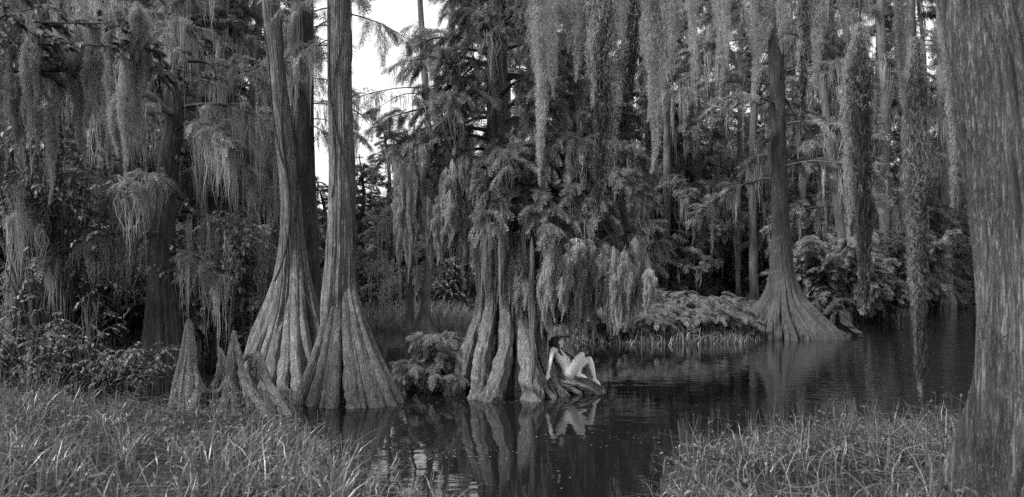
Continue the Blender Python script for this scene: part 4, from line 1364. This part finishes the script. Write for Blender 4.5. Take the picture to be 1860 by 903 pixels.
# driftwood knees right of the flared cypress
b = at(1518, 608, 27.4)
b[2] = 0
o_ = empty('driftwood_root', b, 'dark arched driftwood root with bent legs in the water right of the flared cypress', 'driftwood')
mb = MB()
root_tubes(mb, b, [
    ([(1498, 572, 27.4), (1506, 562, 27.4), (1516, 556, 27.4), (1526, 562, 27.4), (1534, 582, 27.3), (1548, 597, 27.2), (1560, 606, 27.1), (1566, 614, 27.1)], [.10, .13, .17, .18, .15, .12, .09, .06]),
    ([(1520, 558, 27.4), (1512, 578, 27.4), (1510, 600, 27.4), (1508, 616, 27.4)], [.14, .13, .12, .12]),
    ([(1530, 566, 27.4), (1538, 590, 27.4), (1545, 604, 27.3), (1540, 616, 27.3)], [.10, .09, .08, .07]),
    ([(1482, 536, 27.6), (1486, 556, 27.5), (1494, 580, 27.5), (1504, 600, 27.4), (1512, 614, 27.4)], [.03, .09, .12, .12, .12]),
    ([(1494, 585, 27.3), (1512, 596, 27.2), (1530, 604, 27.1), (1542, 614, 27.0)], [.06, .05, .05, .04])], 551)
mb.build('root', BARK_DARK, o_)
b = at(1300, 575, 34)
b[2] = gz(b[0], b[1])
o_ = empty('fallen_log', b, 'bleached broken log lying on the islet left of the flared cypress', 'log')
mb = MB()
root_tubes(mb, b, [([(1278, 566, 31), (1300, 570, 31), (1322, 578, 31)], [.12, .16, .15]), ([(1302, 548, 31.2), (1306, 560, 31.1), (1312, 576, 31)], [.04, .11, .2])], 561)
mb.build('log', WOOD, o_)
b = at(1740, 540, 70)
b[2] = 0
o_ = empty('fallen_log', b, 'dark fallen log along the waterline at the end of the open water', 'log')
mb = MB()
root_tubes(mb, b, [([(1700, 540, 70), (1725, 543, 70), (1750, 542, 70), (1775, 536, 70)], [.2, .28, .3, .25]), ([(1735, 541, 70), (1741, 534, 70), (1744, 526, 70)], [.12, .1, .06])], 571)
mb.build('log', BARK_DARK, o_)
b = at(1055, 622, 23.6)
b[2] = 0
o_ = empty('driftwood_root', b, 'curved bare root arching over the water behind the person', 'driftwood')
mb = MB()
root_tubes(mb, b, [([(1012, 608, 23.6), (1026, 610, 23.6), (1040, 602, 23.5), (1050, 585, 23.5), (1058, 562, 23.6)], [.05, .07, .09, .10, .1]), ([(1058, 560, 23.6), (1060, 590, 23.5), (1062, 626, 23.5)], [.10, .13, .16]),
                   ([(1050, 588, 23.5), (1046, 606, 23.4), (1040, 626, 23.4)], [.06, .06, .07])], 581)
mb.build('root', BARK_MID, o_)

# ------------------------------------------------------------------ beards of Spanish moss
NEAR_MESH = {}
def beard(px, y0, y1, d, wpx, label, seed, n=5200, tails=3, point=True, group=None, wl=.08, ww=.0028, mat=None, core=0, tw=.55, stagger=0.0):
    p = at(px, y0, d)
    L = (y1 - y0) / FPX * d
    W = wpx / FPX * d * .8
    me = moss_beard_mesh('beard', L, W, int(n * 1.7), wl, ww, tails, point, seed, mat=mat, core=core, tw=tw, stagger=stagger)
    o = bpy.data.objects.new('spanish_moss', me[0] if core else me)
    COL.objects.link(o)
    o.location = p
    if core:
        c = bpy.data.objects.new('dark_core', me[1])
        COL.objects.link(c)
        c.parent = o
    return tag(o, label, 'spanish moss', group)

GR = 'beards of Spanish moss hanging close over the water'
beard(985, -45, 338, 8.6, 62, 'long pale moss beard with thin kinked tail, hanging before the dense middle tree', 701, 9000, 3, False, GR)
beard(1008, -45, 180, 9.2, 46, 'short moss beard just behind the long pale one before the middle tree', 702, 4500, 3, False, GR)
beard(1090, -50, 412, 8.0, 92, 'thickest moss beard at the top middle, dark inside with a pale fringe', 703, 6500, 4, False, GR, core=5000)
beard(1052, -45, 150, 8.6, 60, 'ragged short beard left beside the thickest beard', 704, 5000, 3, False, GR)
beard(1185, -50, 315, 8.6, 84, 'shaggy tapering beard with long wispy tail, right of the thickest beard', 705, 11000, 3, False, GR)
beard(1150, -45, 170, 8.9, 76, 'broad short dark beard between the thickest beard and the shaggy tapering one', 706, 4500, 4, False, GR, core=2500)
beard(1222, -45, 120, 8.2, 50, 'blunt short beard at the top right of the shaggy tapering beard', 707, 4000, 3, False, GR)
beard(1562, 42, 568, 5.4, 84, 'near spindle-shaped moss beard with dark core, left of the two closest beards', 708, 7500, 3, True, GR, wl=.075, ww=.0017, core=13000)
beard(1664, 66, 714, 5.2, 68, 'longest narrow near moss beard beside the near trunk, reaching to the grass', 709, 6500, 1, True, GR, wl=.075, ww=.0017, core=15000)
beard(1372, -45, 182, 8.3, 62, 'pale wide moss beard at the top left of the flared cypress trunk', 710, 6500, 3, False, GR)
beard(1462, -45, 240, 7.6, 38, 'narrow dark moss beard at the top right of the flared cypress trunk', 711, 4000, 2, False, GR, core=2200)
beard(1488, -45, 170, 7.9, 44, 'ragged pale moss beard next to the narrow dark one by the flared cypress', 712, 4800, 3, False, GR)
beard(1638, -45, 178, 7.0, 30, 'slim moss beard hanging from the top edge between the two closest beards', 713, 3600, 2, False, GR)
beard(1312, -45, 180, 10.5, 44, 'forked medium moss beard above the two slender straight trunks', 714, 4500, 3, False, GR)
beard(1262, -45, 190, 11.5, 40, 'thin stringy moss beard above the ribbed dark trunk', 715, 4000, 3, False, GR)
beard(1425, -45, 95, 8.8, 40, 'shortest stubby moss beard in front of the flared cypress trunk at the top edge', 716, 3000, 3, False, GR)
beard(1540, -45, 60, 7.5, 46, 'short stubby beard at the top edge just above the big near pointed beard', 717, 3200, 3, False, GR)
beard(1735, 20, 380, 6.4, 40, 'fringe of moss clinging along the left flank of the near trunk', 718, 6500, 3, True, GR)

# twigs carrying the two closest beards
m = MB()
for px, y0, d in ((1562, 42, 5.4), (1664, 66, 5.2), (1735, 20, 6.4)):
    a = at(px, y0, d)
    q = min((lp[i] for lp in N_limbs for i in range(len(lp))), key=lambda w: abs(w[0] - a[0]) * 1.5 + abs(w[1] - a[1]) * 1.5)
    tube(m, np.array([a - [0, 0, .1], a * .6 + q * .4 + [.03, 0, .1], q]) - N_base, [.008, .012, .025], n=6)
m.build('hanging_twig', BARK_DARK, N_root)

# left curtain of moss hung from a leafy limb that reaches in at the top left
GL = 'curtain of moss beards at the upper left'
leftb = [  # x, y0, y1, d, w, look
    (14, -45, 310, 9.6, 44, 'moss beard at the very left edge of the upper left curtain'),
    (50, 40, 265, 9.2, 44, 'palest thick moss beard second from the left edge'),
    (36, 150, 290, 9.8, 34, 'short beard hanging low behind the palest thick beard'),
    (68, 20, 280, 9.9, 46, 'grey beard just right of the palest thick beard'),
    (92, 190, 372, 9.8, 30, 'low narrow beard with thread-like tip below the left curtain'),
    (104, 60, 240, 10.3, 50, 'broad dim beard in the left third of the curtain'),
    (132, 40, 260, 10.0, 52, 'broad mid-length beard left of the curtain middle'),
    (150, 140, 300, 10.4, 34, 'thin forked beard dangling at the curtain middle'),
    (166, 50, 250, 9.7, 50, 'dense beard at the middle of the curtain'),
    (186, 90, 240, 9.9, 40, 'short dense beard right of the curtain middle'),
    (203, 60, 305, 9.6, 42, 'long straight beard with narrow tail right of the curtain middle'),
    (224, 110, 338, 9.4, 36, 'longest beard of the left curtain ending in a fine tip'),
    (240, 45, 260, 9.6, 40, 'ragged beard near the right end of the left curtain'),
    (262, 30, 170, 9.9, 34, 'last short beard at the right end of the left curtain'),
    (248, 15, 110, 9.4, 34, 'draped slanting swag of moss over the twig above the longest left beard')]
for k, (px, y0, y1, d, w, lab) in enumerate(leftb):
    beard(px, y0 - 12, y1, d, w * 1.35, lab, 740 + k, 7500, 5, True, GL, wl=.085, ww=.0034, tw=.34, stagger=.3)

# middle-tree skirt: eight beard shapes, copied
GS = 'moss skirt of the dense middle tree'
SK = [moss_beard_mesh('skirt_beard', 1.0, .24, 3400, .10, .0040, 6, True, 800 + k, .45, down=(.4, 1.2), wob=.07, threads=60, rise=.12, tw=.26, stagger=.35) for k in range(8)]
skirt = []
r3 = np.random.default_rng(77)
for k in range(150):                                   # right boughs
    px = r3.uniform(925, 1182)
    d = 13.0 + r3.uniform(-1.7, .3) if px > 985 else 12.75 + r3.uniform(-.25, .3)
    y0 = r3.uniform(425, 505)
    env = 625 - 55 * (abs(px - 1040) / 140) ** 2
    skirt.append((px, y0, min(env, y0 + 55 + 130 * r3.beta(1.3, 1.6)), d, r3.uniform(.7, 1.5)))
for k in range(16):                                    # on the trunk
    px = r3.uniform(868, 950)
    skirt.append((px, r3.uniform(330, 430), r3.uniform(500, 590), 12.62 + r3.uniform(-.2, .1), r3.uniform(.35, .7)))
for k in range(56):                                    # left boughs
    px = r3.uniform(715, 872)
    y0 = r3.uniform(275, 385)
    skirt.append((px, y0, y0 + r3.uniform(60, 150), 13.2 + r3.uniform(-.9, .9), r3.uniform(.7, 1.4)))
fixed = [(966, 430, 738, 11.9, .5, 'longest single strand reaching the water in front of the middle tree roots'), (996, 480, 655, 12.3, .32, 'thin strand hanging beside the head of the person'), (1038, 490, 640, 12.4, .3, 'thin strand hanging in front of the water right of the person')]
bands = ((790, 'under the far left boughs of the middle tree'), (868, 'under the left boughs of the middle tree'), (905, 'over the left side of the middle trunk'), (955, 'over the right side of the middle trunk'), (1010, 'above the person'), (1065, 'right of the person over the water'), (1120, 'under the right boughs'), (1300, 'at the right end of the boughs'))
seen = {}
for k, (px, y0, y1, d, w) in enumerate(skirt):
    o = bpy.data.objects.new('spanish_moss', SK[k % 8])
    COL.objects.link(o)
    o.location = at(px, y0, d)
    o.scale = (w, w, (y1 - y0) / FPX * d)
    o.rotation_euler = (0, 0, r3.uniform(0, 6.28))
    t = next(b[1] for b in bands if px < b[0])
    tag(o, 'grey moss beards hanging ' + t, 'spanish moss', 'moss skirt ' + t)
    o['label'] = 'one of the matted moss beards hanging ' + t
for k, (px, y0, y1, d, w, lab) in enumerate(fixed):
    o = bpy.data.objects.new('spanish_moss', SK[k])
    COL.objects.link(o)
    o.location = at(px, y0, d)
    o.scale = (w, w, (y1 - y0) / FPX * d)
    tag(o, lab, 'spanish moss', GS)

# ------------------------------------------------------------------ grass
def sedge(poly, label, nb, nt, per, box, hmax, quiet=None):
    a = clumped(poly, nb, *box, margin=-.25, clump=.9)
    t, taz, tf = tussocks(poly, nt, per, *box, margin=-.2)
    pts = np.vstack([a, t])
    az = np.concatenate([rng.uniform(0, 6.28, len(a)), taz])
    f = np.concatenate([rng.uniform(.35, .85, len(a)), tf])
    f = f * np.clip(.68 + sdf(poly, pts[:, 0], pts[:, 1]) * .4, .5, 1)
    if quiet:
        f = f * (1 - .66 * np.exp(-(((pts[:, 0] - quiet[0]) / 1.9) ** 2 + ((pts[:, 1] - quiet[1]) / 2.0) ** 2) ** 2))
    tag(blade_field('tall_grass', GRASS, pts, .3, hmax, .004, .0125, .85, hfac=f, az=az), label, 'grass')
sedge(LEFT_BANK, 'tall arching sedge grass covering the left bank', 7500, 680, 15, (-13, 1.2, 4.2, 13.2), .85, (-3.9, 9.6))
sedge(RIGHT_BANK, 'tall arching sedge grass covering the right bank', 5000, 470, 15, (.8, 9.5, 4.2, 10.6), .74)
pts = np.stack([rng.uniform(-9.5, 1.0, 9000), rng.uniform(31, 50, 9000), np.zeros(9000)], -1)
pts[:, 2] = np.maximum(ground_h(pts[:, 0], pts[:, 1]), -.1)
tag(blade_field('marsh_grass', GRASS_FAR, pts, .5, 1.3, .02, .05, .5, 5), 'pale marsh grass beyond the water behind the twin trunks', 'grass')
pts = clumped(ISLET, 7000, 1, 13, 23, 36, margin=-.2, clump=.4)
pts2 = clumped(BACK_LEFT, 9000, 3, 45, 46, 70, margin=-.2, clump=.4)
tag(blade_field('islet_grass', GRASS_FAR, np.vstack([pts, pts2]), .25, .7, .02, .045, .6, 5), 'low grass on the islet round the flared cypress', 'grass')
pts = clumped(BACK_LEFT, 6000, -16, -5, 15, 22, margin=-.2, clump=.5)
tag(blade_field('bank_grass', GRASS_FAR, pts, .25, .7, .01, .025, .6, 5), 'sparse dark grass on the bank behind the left shrubs', 'grass')

# broad-leaved weeds among the sedge
mb = MB()
for poly, nc, box in ((LEFT_BANK, 260, (-13, 1.2, 4.2, 13.2)), (RIGHT_BANK, 190, (.8, 9.5, 4.2, 10.6))):
    c = clumped(poly, nc, *box, margin=-.15, clump=.8)
    k = rng.integers(8, 30, len(c))
    pos = np.repeat(c, k, 0)
    hh = np.repeat(rng.uniform(.15, .5, len(c)), k)
    pos[:, :2] += rng.normal(0, .09, (len(pos), 2))
    pos[:, 2] += hh * rng.uniform(.2, 1.1, len(pos))
    az = rng.uniform(0, 6.28, len(pos))
    scatter_leaves(mb, pos, np.stack([np.cos(az), np.sin(az), rng.uniform(-.5, .4, len(pos))], -1), np.array([0, 0, 1.]) + rng.normal(0, .3, (len(pos), 3)), rng.uniform(.03, .075, len(pos)))
    st = np.repeat(c, 3, 0)
    st[:, :2] += rng.normal(0, .05, (len(st), 2))
    P = np.repeat(st[:, None, :], 4, 1)
    P[..., 2] += np.linspace(0, .5, 4)[None]
    P[..., :2] += rng.normal(0, .06, (len(st), 1, 2)) * np.linspace(0, 1, 4)[None, :, None]
    ribbons(mb, P, np.full((len(st), 4), .006), np.tile([1., 0, 0], (len(st), 1)))
tag(mb.build('weeds', BROAD), 'small broad-leaved weeds growing among the bank grass', 'weeds', None, 'stuff')
# flattened dead stems
mb = MB()
for poly, nc, box in ((LEFT_BANK, 1500, (-13, 1.2, 4.2, 13.2)), (RIGHT_BANK, 1100, (.8, 9.5, 4.2, 10.6))):
    c = clumped(poly, nc, *box, margin=.15, clump=.6)
    az = rng.uniform(0, 6.28, len(c))
    ln = rng.uniform(.25, .8, len(c))
    s = np.linspace(-.5, .5, 5)
    P = np.repeat(c[:, None, :], 5, 1)
    P[..., 0] += np.cos(az)[:, None] * ln[:, None] * s
    P[..., 1] += np.sin(az)[:, None] * ln[:, None] * s
    P[..., 2] = np.maximum(P[..., 2], 0) + rng.uniform(.03, .3, len(c))[:, None] + (rng.normal(0, .25, len(c)) * ln)[:, None] * s[None] + rng.normal(0, .012, P.shape[:2])
    ribbons(mb, P, np.full((len(c), 5), .008) * rng.uniform(.5, 1.5, (len(c), 1)), nrm(np.stack([-np.sin(az), np.cos(az), rng.normal(0, .4, len(c))], -1)))
tag(mb.build('dead_stems', BARK_MID), 'bent dead grass stems lying through the bank grass', 'grass', None, 'stuff')

# floating specks on the water
n = 700
x, y = rng.uniform(-4, 14, n), 6 + rng.gamma(2.0, 5.0, n)
for qx, qy, qs, qn in ((-3.0, 11.4, .5, 80), (-1.9, 11.5, .45, 80), (-.3, 12.1, .6, 90), (.7, 12.2, .4, 50), (1.4, 9.2, .6, 50), (-.6, 8.2, .5, 60), (9.8, 25.6, 1.5, 60), (4.5, 23.0, 1.8, 80)):
    x = np.concatenate([x, rng.normal(qx, qs, qn)])
    y = np.concatenate([y, rng.normal(qy, qs * .5, qn)])
k_ = ground_h(x, y) < -.1
x, y = x[k_], y[k_]
mb = MB()
N = len(x)
th = np.linspace(0, 2 * np.pi, 6, endpoint=False)
rr = rng.uniform(.002, .008, N) * (1 + y / 40)
V = np.stack([x[:, None] + rr[:, None] * np.cos(th), y[:, None] + rr[:, None] * np.sin(th), np.full((N, 6), .004)], -1)
idx = (np.arange(N) * 6)[:, None]
mb.add(V.reshape(-1, 3), np.vstack([idx + [[0, 1, 2, 3]], idx + [[0, 3, 4, 5]]]))
tag(mb.build('floating_debris', SPECK), 'tiny pale floating leaves and duckweed on the dark water', 'debris', None, 'stuff')

# ------------------------------------------------------------------ the sitting person
PD = 13.1
PB = at(1031, 688, PD)
person = empty('person', PB, 'person with long dark hair sitting unclothed on the roots, leaning back, knees raised', 'person')
def W_(zx, zy, dd=0.0):
    """pixel of an enlarged view of the figure -> point relative to the seat"""
    return at(960 + zx / 6.02, 590 + zy / 6.02, PD + dd) - PB
mb = MB()
def cap(pts, rad, n=16, steps=None):
    tube(mb, np.array(pts), rad, n=n, steps=steps or 4 * len(pts), round_end=True)
# torso: two flanks and a spine column
for s in (-1, 1):
    cap([W_(448, 515, .075 * s), W_(400, 440, .06 * s), W_(352, 372, .065 * s), W_(318, 318, .07 * s)], [.118, .088, .094, .075])
cap([W_(440, 518, 0), W_(395, 442, 0), W_(350, 375, 0), W_(322, 320, 0), W_(312, 285, 0)], [.115, .092, .105, .085, .05])
cap([W_(430, 535, -.08), W_(455, 545, -.085)], [.095, .09])
cap([W_(430, 535, .08), W_(455, 545, .085)], [.095, .09])
cap([W_(372, 340, -.06), W_(350, 335, -.06)], [.05, .06])
cap([W_(378, 338, .07), W_(352, 335, .06)], [.05, .06])
# shoulders and neck
cap([W_(272, 276, -.17), W_(300, 285, -.08), W_(315, 283, 0), W_(330, 288, .09), W_(338, 292, .17)], [.052, .055, .052, .055, .05])
cap([W_(312, 290, 0), W_(318, 245, -.005), W_(322, 222, -.005)], [.055, .046, .048])
# head
cap([W_(312, 178, 0), W_(322, 186, 0)], [.080, .082], 20)
cap([W_(336, 205, 0), W_(346, 226, 0), W_(352, 238, 0)], [.062, .05, .028], 16)
cap([W_(352, 178, 0), W_(356, 196, 0)], [.05, .045], 14)
cap([W_(365, 190, 0), W_(375, 207, 0)], [.010, .014], 10)           # nose
cap([W_(361, 221, -.012), W_(361, 221, .012)], [.010, .010], 10)    # mouth
cap([W_(360, 228, -.010), W_(360, 228, .010)], [.009, .009], 10)
cap([W_(360, 182, -.03), W_(360, 182, .03)], [.012, .012], 10)      # brow
cap([W_(324, 198, -.078), W_(326, 212, -.074)], [.016, .011], 10)   # ear
cap([W_(324, 198, .078), W_(326, 212, .074)], [.016, .011], 10)
# near arm, reaching down and back to the root
cap([W_(266, 272, -.18), W_(252, 335, -.25), W_(240, 395, -.33)], [.046, .042, .034])
cap([W_(240, 395, -.33), W_(228, 455, -.39), W_(216, 520, -.455)], [.036, .033, .023])
cap([W_(215, 522, -.455), W_(206, 555, -.485)], [.026, .03])
for k, (x1, y1, x2, y2, dd) in enumerate(((182, 572, 172, 588, -.50), (192, 582, 184, 604, -.505), (205, 586, 200, 610, -.505), (218, 582, 218, 604, -.50))):
    cap([W_(206 + (k - 1.5) * 5, 556, -.485), W_(x1, y1, dd), W_(x2, y2, dd + .01)], [.012, .0105, .008], 10, 10)
cap([W_(220, 540, -.475), W_(232, 560, -.485), W_(236, 580, -.485)], [.013, .011, .009], 10, 10)
# far arm resting behind the raised knees
cap([W_(338, 292, .18), W_(382, 330, .22), W_(428, 372, .22)], [.043, .038, .032])
cap([W_(428, 372, .22), W_(440, 420, .17), W_(448, 455, .13)], [.032, .028, .022])
cap([W_(448, 455, .13), W_(455, 475, .11)], [.024, .026])
for k in range(4):
    cap([W_(452 + k * 3, 470, .12 - .012 * k), W_(468 + k * 3, 490, .10 - .014 * k), W_(474 + k * 2, 502, .09 - .014 * k)], [.011, .0095, .007], 10, 8)
cap([W_(448, 462, .10), W_(452, 482, .07)], [.012, .009], 10, 8)
# near leg
cap([W_(455, 528, -.10), W_(510, 430, -.17), W_(560, 352, -.19), W_(582, 328, -.19)], [.094, .080, .060, .052])
cap([W_(583, 328, -.19), W_(584, 380, -.17), W_(568, 450, -.15), W_(556, 520, -.14)], [.053, .054, .044, .030])
cap([W_(553, 522, -.14), W_(545, 552, -.14)], [.033, .034])
cap([W_(548, 552, -.14), W_(590, 560, -.15), W_(622, 574, -.155)], [.034, .033, .022])
for k in range(5):
    cap([W_(612, 570, -.155 + (k - 2) * .015), W_(640 - abs(k - 1) * 4, 582, -.155 + (k - 2) * .017)], [.012, .009], 8, 6)
# far leg
cap([W_(470, 520, .09), W_(560, 440, .12), W_(630, 392, .14), W_(662, 378, .14)], [.092, .078, .060, .052])
cap([W_(664, 378, .14), W_(684, 430, .13), W_(702, 500, .11), W_(722, 575, .10)], [.053, .055, .045, .030])
cap([W_(722, 580, .10), W_(716, 604, .10)], [.032, .032])
cap([W_(720, 602, .10), W_(755, 630, .09), W_(774, 648, .085)], [.033, .03, .02])
for k in range(5):
    cap([W_(768, 642, .085 + (k - 2) * .014), W_(786 - abs(k - 1) * 3, 660, .085 + (k - 2) * .016)], [.011, .008], 8, 6)
tmp = mb.build('body_source', SKIN)
md = tmp.modifiers.new('remesh', 'REMESH')
md.mode = 'VOXEL'
md.voxel_size = .0065
md.use_smooth_shade = True
ms = tmp.modifiers.new('smooth', 'SMOOTH')
ms.iterations = 5
ms.factor = .5
dg = bpy.context.evaluated_depsgraph_get()
me = bpy.data.meshes.new_from_object(tmp.evaluated_get(dg))
bpy.data.objects.remove(tmp)
me.name = 'body'
for p in me.polygons:
    p.use_smooth = True
bo = bpy.data.objects.new('body', me)
COL.objects.link(bo)
bo.parent = person
# eyes
mb = MB()
for s in (-1, 1):
    cap([W_(360, 190, .030 * s), W_(360.5, 190, .030 * s)], [.011, .011], 10)
mb.build('eyes', HAIR, person)
# hair: a cap over the skull and long locks falling over shoulder and chest
mb = MB()
cap([W_(302, 170, 0), W_(308, 176, 0), W_(300, 200, 0)], [.090, .088, .07], 24)
cap([W_(318, 155, 0), W_(332, 160, 0)], [.070, .058], 20)
cap([W_(292, 190, 0), W_(280, 235, 0), W_(276, 262, .02)], [.080, .07, .045], 20)
r4 = np.random.default_rng(91)
for k in range(60):
    a = r4.uniform(-1, 1)
    front = r4.uniform() < .62
    p0 = W_(305 + r4.uniform(-25, 30), 150 + r4.uniform(-8, 25), a * .07)
    if front:
        pts_ = [p0, W_(318 + r4.uniform(-14, 14), 215, a * .085 - .02), W_(325 + r4.uniform(-22, 16), 280, -.07 - .05 * abs(a)), W_(345 + r4.uniform(-26, 26), 330, -.09 - .05 * abs(a)), W_(362 + r4.uniform(-28, 20), 372 + r4.uniform(-30, 8), -.09 - .05 * abs(a))]
    else:
        pts_ = [p0, W_(280 + r4.uniform(-14, 14), 200, a * .085), W_(272 + r4.uniform(-16, 10), 250, a * .08), W_(280 + r4.uniform(-10, 14), 300, a * .08)]
    tube(mb, np.array(pts_), [.012, .016, .015, .010, .003], n=6, steps=18, lump=.1, seed=k)
mb.build('hair', HAIR, person)
